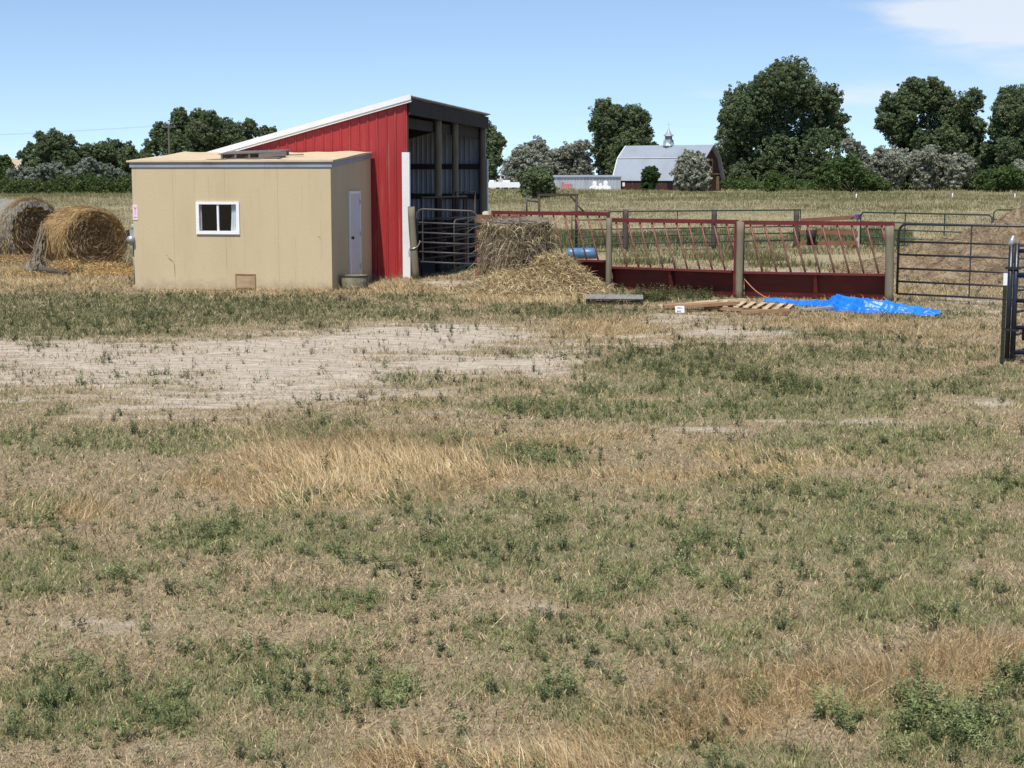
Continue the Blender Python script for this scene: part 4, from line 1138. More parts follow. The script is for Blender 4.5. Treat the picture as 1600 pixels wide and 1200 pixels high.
def upright_bale():
    c = Vector((.10, 34.2, 0)); R = .72; H = 1.52
    t = thing('upright_bale', 'grey-brown weathered hay bale standing on end against the feeder', 'hay bale', c)
    nt_, nz_ = 90, 26; vs = []; fs = []
    for j in range(nz_ + 1):
        z = H * j / nz_
        for k in range(nt_):
            a = 2 * math.pi * k / nt_
            rr = R * (1.0 - .06 * (j / nz_ - .5) + .20 * (float(fbm(math.cos(a) * 2.2 + 4, math.sin(a) * 2.2 + z * 2.0, 15, 4)) - .5) * 2)
            if j > nz_ - 3: rr *= 1.03
            if nz_ - 6 < j <= nz_ - 3: rr *= .955
            vs.append((rr * math.cos(a), rr * math.sin(a), z + (.06 * math.sin(a * 2 + 1) - .05 * math.cos(a + 2.4)) * (j / nz_)))
    for j in range(nz_):
        for k in range(nt_):
            k2 = (k + 1) % nt_; fs.append((j * nt_ + k, j * nt_ + k2, (j + 1) * nt_ + k2, (j + 1) * nt_ + k))
    tb = nz_ * nt_; n0 = len(vs)
    for q in (.8, .55, .3):
        for k in range(nt_):
            x, y, z = vs[tb + k]; vs.append((x * q, y * q, z + .05 * (1 - q) + .05 * (float(fbm(x * q * 5, y * q * 5, 8, 3)) - .5)))
    prev = tb
    for r_ in range(3):
        cur = n0 + r_ * nt_
        for k in range(nt_): k2 = (k + 1) % nt_; fs.append((prev + k, prev + k2, cur + k2, cur + k))
        prev = cur
    fs.append(tuple(prev + k for k in range(nt_)))
    m = MB(); m.add(vs, fs); m.build('bale_body', M['greyhay'], t, True)
    nb = NB(); n = 9000; rnd = RNG
    a = rnd.uniform(0, 2 * math.pi, n); z = rnd.uniform(0, H, n)
    pos = np.stack([R * .99 * np.cos(a), R * .99 * np.sin(a), z], 1)
    dirv = np.stack([np.cos(a) * .30, np.sin(a) * .30, rnd.normal(-.4, .6, n)], 1) + np.stack([-np.sin(a), np.cos(a), 0 * a], 1) * rnd.normal(0, .8, (n, 1)); dirv /= np.linalg.norm(dirv, axis=1, keepdims=True)
    nb.add(*strands_dir(pos, dirv, rnd.uniform(.10, .34, n) * np.where(rnd.uniform(0, 1, n) < .12, 1.9, 1), rnd.uniform(.007, .016, n), pick(OLDHAY, n, .30), .6))
    n = 2500; a = rnd.uniform(0, 2 * math.pi, n); q = np.sqrt(rnd.uniform(0, 1, n)) * R
    pos = np.stack([q * np.cos(a), q * np.sin(a), H + .02 + 0 * a + .05 * (1 - q / R)], 1); dirv = rnd.normal(0, 1, (n, 3)); dirv[:, 2] *= .2; dirv /= np.linalg.norm(dirv, axis=1, keepdims=True)
    nb.add(*strands_dir(pos, dirv, rnd.uniform(.08, .22, n), rnd.uniform(.006, .013, n), pick([(.33, .30, .26), (.26, .23, .19), (.40, .36, .30)], n), .2))
    nb.build('loose_strands', M['hay'], t)
upright_bale()

def heap(name, label, cat, cx, cy, rx, ry, H, mat, seed, cols, nst, extra=(), sl=(.12, .4), rough=.12, gq=110, freq=2.0, sw=(.007, .016)):
    """a heap: height field with rough surface plus strands"""
    g = np.linspace(-1, 1, gq); U, V = np.meshgrid(g, g)
    def hz(u, v):
        x = u * rx; y = v * ry
        r2 = u * u + v * v
        e = np.clip(1 - r2, 0, 1)
        z = H * e ** 1.3
        for (ex, ey, er, eh) in extra: z = z + eh * np.exp(-(((x - ex) / er) ** 2 + ((y - ey) / (er * ry / rx)) ** 2)) * np.sqrt(e)
        z = z + rough * (fbm(x * freq + 5, y * freq + 2, seed, 4) - .5) * 2 * np.sqrt(e)
        if rough > .5: z = z + .22 * (1 - np.abs(fbm(x * 1.9 + 3, y * 1.9 + 8, seed + 5, 3) - .5) * 5) * np.sqrt(e) * .6 + .10 * (fbm(x * 7, y * 7, seed + 6, 3) - .5) * np.sqrt(e)
        return z - .03 * (1 - e) - .015
    ang = 0
    x = U * rx; y = V * ry; z = hz(U, V)
    wx = cx + x; wy = cy + y
    wz = gz(wx, wy) + z
    zc = gz1(cx, cy)
    keep = (U ** 2 + V ** 2) < 1.02
    i = np.arange(gq * gq).reshape(gq, gq)
    f = np.stack([i[:-1, :-1].ravel(), i[:-1, 1:].ravel(), i[1:, 1:].ravel(), i[1:, :-1].ravel()], 1)
    f = f[keep.ravel()[f].all(1)]
    vv = np.stack([x.ravel(), y.ravel(), wz.ravel() - zc], 1)
    used = np.unique(f); mp = -np.ones(len(vv), int); mp[used] = np.arange(len(used))
    t = thing(name, label, cat, (cx, cy, zc))
    np_mesh('heap_body', vv[used], mp[f], mat, None, True, t)
    nb = NB(); n = nst; a = RNG.uniform(0, 2 * math.pi, n); q = np.sqrt(RNG.uniform(0, 1.25, n))
    u = q * np.cos(a); v = q * np.sin(a); zz = np.where(q < 1, hz(u, v), 0.005)
    px_, py_ = u * rx, v * ry
    pos = np.stack([px_, py_, gz(cx + px_, cy + py_) - zc + zz], 1)
    dirv = RNG.normal(0, 1, (n, 3)); dirv[:, 2] = np.abs(dirv[:, 2]) * .45; dirv /= np.linalg.norm(dirv, axis=1, keepdims=True)
    nb.add(*strands_dir(pos, dirv, RNG.uniform(sl[0], sl[1], n), RNG.uniform(sw[0], sw[1], n), pick(cols, n, .22), .7))
    nb.build('loose_strands', M['hay'], t)
PALEHAY = [(.62, .49, .28), (.53, .41, .22), (.72, .59, .37), (.34, .26, .15), (.26, .195, .115), (.48, .38, .23)]
bale_extras()
heap('hay_pile', 'loose pale hay spilled round the foot of the upright bale', 'hay', 0.20, 33.25, 1.40, 1.15, .34, M['greyhay'], 31, PALEHAY, 17000, ((.55, .45, .35, .22), (-.5, .2, .3, .15)))
heap('hay_pile', 'golden mound of loose hay covering the left end of the red trough', 'hay', 0.98, 33.35, 1.0, .75, .62, M['haybody'], 37, PALEHAY, 10000, ((-.25, .1, .35, .16),))
heap('manure_heap', 'large brown heap of old straw and manure behind the long black gate', 'heap', 15.3, 42.2, 5.9, 6.2, 1.22, M['manure'], 51, [(.34, .24, .14), (.27, .19, .11), (.42, .31, .19), (.20, .14, .09)], 16000, ((-1.2, -.8, .9, .22), (.5, .6, 1.1, .40), (-2.9, -1.6, .8, .15)), (.08, .26), .62, 240, 1.25, (.008, .018))

# ------------------------------------------------------------------ trees
def cluster_leaves(centres, radii, per, size, cols, rnd, flat=.8):
    """leaf quads spread through small clusters"""
    n = len(centres); k = n * per
    c = np.repeat(centres, per, axis=0); r = np.repeat(radii, per)
    d = rnd.normal(0, 1, (k, 3)); d /= np.linalg.norm(d, axis=1, keepdims=True)
    p = c + d * (r * rnd.uniform(.35, 1.0, k) ** .6)[:, None] * np.array([1, 1, flat])
    nrm = d * .8 + rnd.normal(0, .6, (k, 3)) + np.array([0, 0, .35]); nrm /= np.linalg.norm(nrm, axis=1, keepdims=True)
    t = np.cross(nrm, rnd.normal(0, 1, (k, 3))); t /= np.linalg.norm(t, axis=1, keepdims=True); b = np.cross(nrm, t)
    s = (size * rnd.uniform(.6, 1.35, k))[:, None]
    v = np.stack([p - t * s * .55, p - b * s * .38, p + t * s * .55, p + b * s * .38], 1).reshape(-1, 3)
    f = np.arange(k * 4).reshape(k, 4)
    cc = np.repeat(cols, per, axis=0) * (1 + rnd.normal(0, .16, (k, 1)))
    return v, f, np.repeat(np.clip(cc, .005, .8), 4, axis=0)

DARKG = [(.125, .165, .084), (.150, .190, .095), (.104, .140, .074), (.178, .215, .110)]
MIDG = [(.100, .150, .054), (.120, .170, .062), (.084, .128, .048)]
SILV = [(.33, .345, .27), (.29, .31, .24), (.38, .39, .31), (.25, .27, .205)]
def tree(name, label, cat, Y, lobes, cols, seed, group=None, leaf=.36, trunk=True, depth=.9, dens=1.0, base_py=None):
    rnd = np.random.default_rng(seed)
    P = []; Rr = []
    for (px, py, pr) in lobes:
        q = at(px, py, Y); P.append(q); Rr.append(1.14 * pr / F * Y)
    P = np.array([tuple(p) for p in P]); Rr = np.array(Rr)
    cx = float(np.average(P[:, 0], weights=Rr)); half = max(1.0, float(np.max(np.abs(P[:, 0] - cx) + Rr)))
    # spread the limbs in depth as well as across
    dy = rnd.uniform(-1, 1, len(P)) * depth * np.sqrt(np.clip(half ** 2 - (P[:, 0] - cx) ** 2, 0, None)) * .75
    gz0 = gz1(cx, Y)
    P[:, 1] += dy
    # a few more limbs at the back so that the crown is as deep as wide
    add = []; addr = []
    for i in range(len(P)):
        if rnd.random() < .85 and Rr[i] > .9:
            add.append((P[i, 0] * .75 + cx * .25 + rnd.normal(0, .4), Y - dy[i] * .9, P[i, 2] - abs(rnd.normal(0, .4)))); addr.append(Rr[i] * .8)
    if add: P = np.vstack([P, np.array(add)]); Rr = np.concatenate([Rr, np.array(addr)])
    root = thing(name, label, cat, (cx, Y, gz0 - .05), 0, group)
    C = []; CR = []; CC = []
    colset = np.array(cols)
    for i in range(len(P)):
        r = Rr[i]; m = max(18, int(80 * dens * min(3.2, (r / 1.2) ** 1.6)))
        d = rnd.normal(0, 1, (m, 3)); d /= np.linalg.norm(d, axis=1, keepdims=True)
        rr = r * np.where(rnd.uniform(0, 1, m) < .10, rnd.uniform(1.0, 1.28, m), rnd.uniform(.15, 1.10, m) ** .5)
        c = P[i] + d * rr[:, None] * np.array([1, 1, 1.05])
        # twigs that stand out of the lobe
        C.append(c); CR.append(rnd.uniform(.30, .60, m) * min(1.0, .45 + r * .25)); 
        CC.append(colset[rnd.integers(0, len(colset), m)] * (1 + rnd.normal(0, .12, (m, 1))))
    C = np.concatenate(C); CR = np.concatenate(CR); CC = np.concatenate(CC)
    ok = C[:, 2] > gz0 + .15
    C, CR, CC = C[ok], CR[ok], CC[ok]
    v, f, c = cluster_leaves(C, CR, 26, leaf * .82, CC, rnd)
    v[:, 2] = np.maximum(v[:, 2], gz0 + .02)
    np_mesh('crown', v - np.array([cx, Y, gz0 - .05]), f, M['leaf'], c, False, root)
    m = MB(); top = float(P[:, 2].max()) - gz0
    tr = max(.06, min(.55, top * .028))
    fork = top * (.22 if trunk else .05)
    m.tube([(0, 0, 0), (.05, 0, fork * .5), (0, .05, fork)], [tr * 1.3, tr, tr * .85], 9)
    for i in np.argsort(-Rr)[:16]:
        e = Vector(P[i]) - Vector((cx, Y, gz0 - .05)); s = Vector((0, 0, fork * .9)); mid = s.lerp(e, .5) + Vector((0, 0, -.06 * e.length))
        m.tube([s, mid, e], [tr * .45, tr * .22, tr * .06], 6)
    m.build('trunk', M['bark'], root, True)
    return root

GT = 'trees and shrubs along the far side of the field'
tree('cottonwood', 'huge dark cottonwood right of the old barn, tallest tree in sight', 'tree', 262, [(1225, 128, 27), (1195, 140, 22), (1180, 155, 24), (1150, 158, 17), (1145, 180, 22), (1250, 140, 22), (1265, 158, 24), (1290, 155, 14), (1298, 170, 16), (1135, 210, 17), (1165, 195, 26), (1205, 185, 36), (1250, 195, 34), (1290, 200, 24), (1312, 188, 9), (1324, 184, 7), (1308, 215, 14), (1145, 240, 26), (1185, 235, 34), (1230, 240, 36), (1275, 240, 30), (1130, 262, 15), (1155, 275, 20), (1200, 275, 26), (1245, 278, 24), (1285, 270, 18), (1215, 108, 11), (1240, 110, 9), (1124, 185, 8), (1160, 258, 22), (1215, 262, 26), (1262, 262, 24), (1140, 286, 13), (1170, 290, 13), (1215, 290, 14), (1250, 290, 13)], DARKG, 3, GT)
tree('cottonwood', 'broad dark cottonwood behind the silver shrubs right of the biggest tree', 'tree', 262, [(1437, 138, 15), (1460, 150, 20), (1485, 150, 18), (1505, 160, 15), (1415, 162, 18), (1385, 160, 11), (1390, 180, 14), (1378, 192, 12), (1440, 180, 30), (1480, 180, 30), (1512, 185, 18), (1525, 198, 12), (1400, 205, 16), (1425, 222, 18), (1462, 220, 26), (1500, 222, 24), (1525, 235, 16), (1445, 250, 20), (1490, 258, 20), (1430, 132, 9), (1400, 258, 15), (1430, 270, 18), (1470, 276, 20), (1510, 272, 18), (1532, 258, 13), (1520, 220, 14)], DARKG, 4, GT)
tree('cottonwood', 'dark cottonwood cut off by the right edge', 'tree', 250, [(1588, 150, 14), (1608, 155, 18), (1570, 165, 14), (1560, 180, 12), (1590, 180, 22), (1552, 205, 10), (1572, 210, 18), (1610, 205, 30), (1560, 235, 16), (1590, 240, 22), (1640, 190, 30), (1650, 235, 35), (1620, 260, 22), (1565, 262, 16), (1545, 195, 7), (1600, 282, 18), (1570, 282, 14), (1545, 232, 9), (1548, 255, 12)], DARKG, 5, GT)
tree('cottonwood', 'tall narrow dark cottonwood behind the left end of the old barn', 'tree', 285, [(945, 175, 16), (963, 182, 14), (985, 182, 15), (1000, 188, 13), (936, 195, 12), (955, 205, 22), (985, 210, 24), (1005, 210, 12), (945, 230, 18), (975, 238, 24), (1002, 235, 14), (945, 255, 14), (970, 265, 20), (995, 265, 16), (1024, 229, 5), (1012, 228, 8), (930, 188, 6)], DARKG, 6, GT)
tree('cottonwood', 'dark tree showing past the open right side of the red barn', 'tree', 240, [(757, 210, 16), (772, 218, 11), (783, 222, 7), (765, 238, 15), (750, 240, 20), (772, 252, 10), (755, 265, 18)], DARKG, 7, GT, .38)
tree('cottonwood', 'left dark tree with three pointed tops above the far hedge', 'tree', 300, [(65, 214, 7), (66, 228, 10), (88, 213, 9), (80, 226, 12), (102, 222, 10), (50, 235, 9), (72, 245, 16), (98, 244, 14), (38, 243, 6), (44, 255, 8), (62, 264, 16), (95, 266, 16), (114, 246, 8)], DARKG, 8, GT)
tree('cottonwood', 'long low dark tree row left of the tan shed roof', 'tree', 310, [(118, 256, 13), (122, 242, 9), (130, 234, 9), (152, 248, 14), (198, 246, 12), (150, 234, 11), (170, 230, 11), (186, 236, 10), (135, 250, 14), (160, 252, 16), (190, 252, 15), (212, 233, 7), (210, 248, 12), (225, 252, 12), (140, 270, 14), (175, 272, 16), (210, 272, 16), (235, 270, 14), (228, 248, 10)], DARKG, 9, GT)
tree('cottonwood', 'wide dark tree behind the tan shed roof and utility pole', 'tree', 290, [(240, 212, 10), (258, 205, 11), (275, 190, 10), (290, 184, 11), (312, 185, 12), (335, 188, 11), (350, 196, 11), (260, 222, 18), (290, 208, 20), (320, 208, 20), (345, 214, 17), (240, 230, 12), (366, 202, 9), (385, 196, 9), (372, 215, 14), (395, 204, 7), (300, 232, 22), (340, 234, 20), (378, 232, 14), (270, 245, 20), (320, 250, 22)], DARKG, 10, GT)
tree('cottonwood', 'small dark tree peeking over the lower end of the white barn trim', 'tree', 300, [(414, 206, 7), (424, 204, 5), (418, 218, 10), (430, 224, 12), (445, 230, 14), (440, 250, 18)], DARKG, 12, GT)
tree('bushy_tree', 'dark green bushy tree at the left edge below the pale hill', 'tree', 240, [(2, 252, 8), (8, 264, 9), (-5, 268, 14), (12, 276, 8), (-12, 255, 14)], MIDG, 13, GT, .36)
SG = 'silver-leaved trees and shrubs round the field'
def silver(label, Y, lobes, seed, cols=SILV): return tree('silver_shrub', label, 'tree', Y, lobes, cols, seed, SG, .36)
silver('silver-green willow behind the dark bush and white trailer', 262, [(828, 236, 11), (842, 226, 9), (838, 240, 14), (812, 245, 12), (850, 245, 12), (822, 258, 16), (800, 260, 12), (845, 262, 14), (795, 275, 12), (825, 275, 16)], 21)
silver('silver-green willow just left of the tall narrow cottonwood', 268, [(868, 246, 11), (885, 240, 11), (905, 230, 9), (918, 226, 6), (898, 246, 13), (915, 250, 10), (872, 262, 14), (900, 265, 14), (858, 270, 12), (918, 268, 9)], 22)
silver('rounded pale silver willow in front of the old gambrel barn', 225, [(1078, 246, 9), (1090, 252, 10), (1068, 256, 10), (1080, 264, 14), (1100, 268, 10), (1062, 272, 9), (1078, 280, 14), (1098, 284, 10), (1066, 286, 9)], 23)
silver('silver shrub at the right foot of the biggest cottonwood', 240, [(1325, 224, 9), (1338, 236, 10), (1348, 250, 12), (1335, 258, 12), (1355, 268, 12)], 24)
silver('tallest pale silver shrub, second from the biggest cottonwood', 236, [(1372, 240, 9), (1385, 250, 14), (1368, 258, 12), (1400, 246, 10), (1398, 262, 14), (1380, 275, 14), (1405, 280, 10)], 25)
silver('pale silver shrub in the middle of the row under the broad cottonwood', 238, [(1412, 244, 8), (1425, 255, 12), (1445, 242, 9), (1458, 236, 9), (1462, 250, 12), (1445, 262, 14), (1465, 268, 12), (1432, 278, 12), (1455, 284, 10)], 26)
silver('pale silver shrub at the right end of the row under the broad cottonwood', 236, [(1482, 252, 9), (1498, 250, 10), (1508, 258, 9), (1490, 266, 12), (1508, 272, 10), (1488, 282, 10)], 27)
silver('pale silver shrub at the right edge beside the round green bush', 232, [(1596, 262, 9), (1608, 270, 12), (1594, 282, 8)], 28)
SILV2 = [(.215, .245, .19), (.185, .215, .165), (.25, .275, .215)]
silver('low grey-green shrub at the far left behind the round bales', 222, [(22, 272, 7), (35, 268, 7), (48, 272, 8), (30, 282, 9), (52, 282, 9)], 29, SILV2)
silver('low grey-green shrub left of the tallest grey shrub behind the bales', 224, [(66, 266, 7), (80, 262, 7), (92, 264, 8), (75, 276, 9), (98, 276, 9)], 30, SILV2)
silver('tallest rounded grey-green shrub behind the round bales', 220, [(130, 260, 10), (145, 258, 9), (120, 268, 9), (140, 270, 12), (158, 268, 9), (112, 278, 8), (150, 280, 9)], 31, SILV2)
silver('low grey-green shrub closest to the tan shed wall', 224, [(175, 268, 8), (186, 272, 7), (168, 280, 8), (192, 280, 8), (204, 282, 7)], 32, SILV2)
def bush(label, Y, lobes, seed, cols=MIDG, leaf=.34): return tree('bush', label, 'bush', Y, lobes, cols, seed, GT, leaf, False)
bush('mid-green bush at the right foot of the biggest cottonwood', 228, [(1290, 275, 12), (1305, 264, 12), (1322, 258, 13), (1335, 268, 14), (1318, 280, 14), (1350, 280, 12), (1368, 286, 10), (1385, 290, 7)], 41)
bush('small light green sapling before the trunk of the biggest cottonwood', 222, [(1208, 274, 6), (1210, 284, 9), (1205, 291, 9)], 42, [(.085, .13, .04), (.10, .15, .05)])
bush('round green bush near the right edge under the cottonwoods', 226, [(1550, 276, 12), (1568, 272, 12), (1585, 278, 11), (1540, 286, 10), (1562, 287, 13), (1590, 290, 9)], 43)
bush('low dark bush between the silver row and the round green bush', 240, [(1525, 282, 9), (1512, 288, 8), (1535, 276, 7)], 44, DARKG)
bush('dark round bush in front of the white trailer', 165, [(840, 272, 10), (830, 280, 12), (852, 280, 12), (842, 290, 15), (822, 294, 9), (860, 296, 9), (845, 300, 10)], 45, DARKG, .30)
bush('small round green tree before the tin barn roof', 226, [(1016, 266, 6), (1010, 272, 7), (1022, 273, 7), (1016, 280, 9), (1014, 288, 9)], 46, [(.045, .075, .028), (.06, .09, .034)])

def hedge(name, label, x0, x1, Y, h, n, cols, dpt=5, leaf=.30, seed=0):
    rnd = np.random.default_rng(seed)
    px = rnd.uniform(x0, x1, n); yy = Y + rnd.uniform(-dpt, dpt, n)
    x = (px - 800) / F * yy; hh = h * (.10 + 1.35 * fbm(x * .35, yy * .3, seed, 3) * (.5 + fbm(x * .11, yy * .1, seed + 2, 2)))
    z = gz(x, yy) + hh * rnd.uniform(0, 1, n) ** .7
    cc = np.array(cols)[rnd.integers(0, len(cols), n)]
    v, f, c = cluster_leaves(np.stack([x, yy, z], 1), rnd.uniform(.2, .4, n), 10, leaf, cc, rnd)
    o = np_mesh(name, v, f, M['leaf'], c); tag(o, label, 'undergrowth', None, 'stuff')
hedge('undergrowth', 'dark green weedy thicket along the field edge left of the tan shed', -40, 300, 205, 2.5, 2300, [(.085, .115, .042), (.105, .135, .052), (.07, .098, .038)], 5, .3, 3)
hedge('undergrowth', 'dark low undergrowth at the foot of the trees beyond the field', 1110, 1640, 245, 1.7, 1800, MIDG, 5, .34, 4)
hedge('undergrowth', 'dim undergrowth behind the trailer and tin shed', 700, 1000, 292, 2.6, 1500, DARKG, 5, .36, 5)

# ------------------------------------------------------------------ farmstead beyond the field
def old_barn():
    Y = 238; c = at(1037, 297, Y); zg = gz1(c.x, Y) - .1
    rot = -math.radians(31)
    t = thing('gambrel_barn', 'old gambrel barn with grey tin roof and cupola beyond the field', 'barn', (c.x + .9, Y + 2.5, zg), rot)
    L = 7.0; hw = 4.6
    prof = [(-hw, 1.55), (-2.75, 5.0), (0, 6.95), (2.75, 5.0), (hw, 1.55)]
    m = MB()
    for (a, b) in zip(prof[:-1], prof[1:]):
        (y0, z0), (y1, z1) = a, b
        n = Vector((0, -(z1 - z0), (y1 - y0))).normalized() * .12
        p = [(-L - .3, y0, z0), (L + .6, y0, z0), (L + .6, y1, z1), (-L - .3, y1, z1)]
        m.hexa(p + [(q[0], q[1] + n.y, q[2] + n.z) for q in p])
    rf = m.build('roof', M['barnroof'], t)
    m = MB()
    for zz, yy in ((5.03, -2.80),):
        m.box(-L - .3, L + .6, yy - .18, yy - .04, zz + .02, zz + .10)
    m.build('roof_seam', M['white'], rf)
    m = MB(); m.box(-L - .42, -L - .31, -hw, hw, 1.4, 1.5)
    for (a, b) in zip(prof[:2], prof[1:3]):
        m.beam((-L - .36, a[0] - .05, a[1]), (-L - .36, b[0] - .05, b[1]), .12, .3)
    m.build('barge_board', M['white'], t)
    m = MB(); m.box(-L, L - .02, -hw + .1, -hw + .25, 0, 1.6); m.box(-L, L - .02, hw - .25, hw - .1, 0, 1.6); m.build('side_wall', M['barnwall'], t)
    # gable ends
    for sx in (-1, 1):
        m = MB(); x0 = sx * L; x1 = sx * (L - .15)
        pl = [(-hw + .1, 0), (-hw + .1, 1.5), (-2.72, 4.93), (0, 6.85), (2.72, 4.93), (hw - .1, 1.5), (hw - .1, 0)]
        k = len(pl); vs = [(x0, y, z) for y, z in pl] + [(x1, y, z) for y, z in pl]
        fs = [tuple(range(k)) if sx > 0 else tuple(range(k - 1, -1, -1)), tuple(range(2 * k - 1, k - 1, -1)) if sx > 0 else tuple(range(k, 2 * k))]
        for i in range(k): j = (i + 1) % k; fs.append((i, j, k + j, k + i))
        m.add(vs, fs); m.build('gable_wall', M['barnwall'], t)
    m = MB(); m.box(L + .01, L + .08, -1.0, 1.0, 3.0, 4.9); dr = m.build('loft_door', M['oldwood'], t)
    m = MB(); m.box(L + .081, L + .10, -.6, .6, 3.3, 4.6); m.build('opening', M['dark'], dr)
    for y in (-3.4, 2.6):
        m = MB(); m.box(L + .01, L + .07, y, y + .9, .2, 2.3); m.build('door', M['oldwood'], t)
    m = MB(); m.box(L + .01, L + .09, -hw + .2, hw - .2, 2.55, 2.75); m.build('trim_board', M['oldwood'], t)
    for x in (-5.6, -1.5, 2.0, 5.2):
        m = MB(); m.box(x, x + (.9 if x != -5.6 else .4), -hw + .06, -hw + .09, .2 if x != -5.6 else .75, 1.4); m.build('window', M['dark'] if x != -5.6 else M['vinyl'], t)
    # cupola
    cp = MB(); cp.hexa([(-.75, -.75, 6.2), (.75, -.75, 6.2), (.75, .75, 6.2), (-.75, .75, 6.2), (-.55, -.55, 7.9), (.55, -.55, 7.9), (.55, .55, 7.9), (-.55, .55, 7.9)])
    cp.lathe([(1.0, 6.95), (.95, 7.05), (.55, 7.6)], 8, (0, 0, 0), False)
    cup = cp.build('cupola', M['barnroof'], t)
    k = MB(); k.box(-.42, .42, -.42, .42, 7.9, 8.5); k.build('louvre', M['greyboard'], cup)
    k = MB(); k.lathe([(.85, 8.45), (.80, 8.58), (.38, 8.95), (.13, 9.5), (.03, 9.75)], 8); k.tube([(0, 0, 9.7), (0, 0, 10.6)], .02, 6); k.tube([(-.3, 0, 10.2), (.3, 0, 10.2)], .018, 6); k.build('cap', M['barnroof'], cup)
old_barn()
def tin_shed():
    Y = 236; a = at(866, 300, Y); b = at(970, 300, Y); zg = gz1(a.x, Y) - .2
    t = thing('tin_shed', 'long low corrugated tin shed with faded red block left of the old barn', 'shed', (a.x, Y, zg))
    L = b.x - a.x; H = at(900, 277, Y).z - zg
    m = MB(); v, f = ribbed(0, L, 0, lambda x: H, .5, .06, .2); m.add(v, f); m.box(0, L, 5.9, 6, 0, H + .1); m.box(0, .1, .03, 5.9, 0, H); m.box(L - .1, L, .03, 5.9, 0, H); m.build('wall', M['tin'], t)
    m = MB(); m.hexa([(-.15, -.25, H), (L + .15, -.25, H), (L + .15, 6.2, H + .25), (-.15, 6.2, H + .25), (-.15, -.25, H + .12), (L + .15, -.25, H + .12), (L + .15, 6.2, H + .37), (-.15, 6.2, H + .37)]); m.build('roof', M['barnroof'], t)
    x0 = at(877, 290, Y).x - a.x; x1 = at(894, 290, Y).x - a.x; z0 = at(880, 297, Y).z - zg; z1 = at(880, 287.5, Y).z - zg
    m = MB(); m.box(x0, x1, -.10, -.07, z0, z1); m.hexa([(x0, -.1, z1), (x0 + .5, -.1, z1), (x0 + .5, -.07, z1), (x0, -.07, z1), (x0 + .1, -.1, z1 + .35), (x0 + .3, -.1, z1 + .35), (x0 + .3, -.07, z1 + .35), (x0 + .1, -.07, z1 + .35)]); m.build('red_sign', M['fadedred'], t)
    m = MB()
    def fig(px, py, s):
        q = at(px, py, Y); x = q.x - a.x; z = q.z - zg
        n = 14
        vs = []; body = [(.0, .0), (.85, .0), (.78, .42), (.42, .60), (.28, .74), (.34, .98), (.30, 1.22), (.12, 1.36)]
        pl = [(p_[0], p_[1]) for p_ in body] + [(-p_[0], p_[1]) for p_ in reversed(body[1:])]
        k = len(pl)
        vs = [(x + p_[0] * s, -.10, z + p_[1] * s) for p_ in pl] + [(x + p_[0] * s, -.07, z + p_[1] * s) for p_ in pl]
        fs = [tuple(range(k)), tuple(range(2 * k - 1, k - 1, -1))] + [(i, (i + 1) % k, k + (i + 1) % k, k + i) for i in range(k)]
        m.add(vs, fs)
    fig(929, 296, .95); m.v = [(p[0], p[1] + .0, p[2]) for p in m.v]; 
    m.build('white_figure', M['vinyl'], t); m = MB(); fig(938, 296, .72); m.v = [(p[0], p[1] - .012, p[2]) for p in m.v]; m.build('white_figure', M['vinyl'], t)
    m = MB(); fig(946, 296, 1.0); m.v = [(p[0], p[1] - .024, p[2]) for p in m.v]; m.build('white_figure', M['vinyl'], t)
tin_shed()
def trailer():
    Y = 232; a = at(752, 300, Y); b = at(813, 300, Y); zg = gz1(a.x, Y)
    t = thing('trailer', 'white camping trailer parked beyond the field behind the red barn corner', 'trailer', (a.x, Y, zg))
    L = b.x - a.x; zb = .35; H = at(790, 284.5, Y).z - zg
    m = MB(); vs = []; pl = [(0, zb), (L - .15, zb), (L, zb + .4), (L, H - .35), (L - .2, H), (.2, H), (0, H - .3)]
    k = len(pl); vs = [(x, 0, z) for x, z in pl] + [(x, 2.4, z) for x, z in pl]
    m.add(vs, [tuple(range(k)), tuple(range(2 * k - 1, k - 1, -1))] + [(i, k + i, k + (i + 1) % k, (i + 1) % k) for i in range(k)]); m.build('body', M['rvwhite'], t)
    for px in (778, 791, 803):
        x = at(px, 296, Y).x - a.x; z = at(px, 295.5, Y).z - zg
        m = MB(); m.box(x - .28, x + .28, -.02, -.001, z - .2, z + .25); m.build('window', M['dark'], t)
    for x0, x1, y0, y1 in ((1.2, 1.9, .8, 1.5), (3.2, 4.3, .7, 1.6)):
        m = MB(); m.box(x0, x1, y0, y1, H + .001, H + .29); m.build('roof_unit', M['rvwhite'], t)
    for x in (L * .42, L * .56):
        m = MB(); m.tube([(x, .05, .33), (x, .3, .33)], .33, 14); m.build('wheel', M['rubber'], t)
    Y = 262; a = at(735, 300, Y); b = at(821, 300, Y); zg = gz1(a.x, Y)
    t = thing('long_shed', 'long pale shed with a clerestory row, behind the white trailer', 'shed', (a.x, Y, zg))
    L = b.x - a.x; H = at(790, 279, Y).z - zg
    m = MB(); m.box(0, L, 0, 6, 0, H); m.build('wall', weathered('pale_shed', (.55, .54, .50), (.42, .41, .38), .8, 0, .5, .6), t)
    m = MB(); m.box(-.1, L + .1, .3, 5.5, H + .42, H + .58); m.build('roof', M['tin'], t)
    for i in range(12):
        x = .1 + i * (L - .5) / 11; m = MB(); m.box(x, x + .3, .35, .5, H + .001, H + .419); m.build('clerestory_post', M['rvwhite'], t)
    m = MB(); m.box(0, L, .9, 1.0, H + .001, H + .419); m.build('clerestory_glass', M['ink'], t)
trailer()

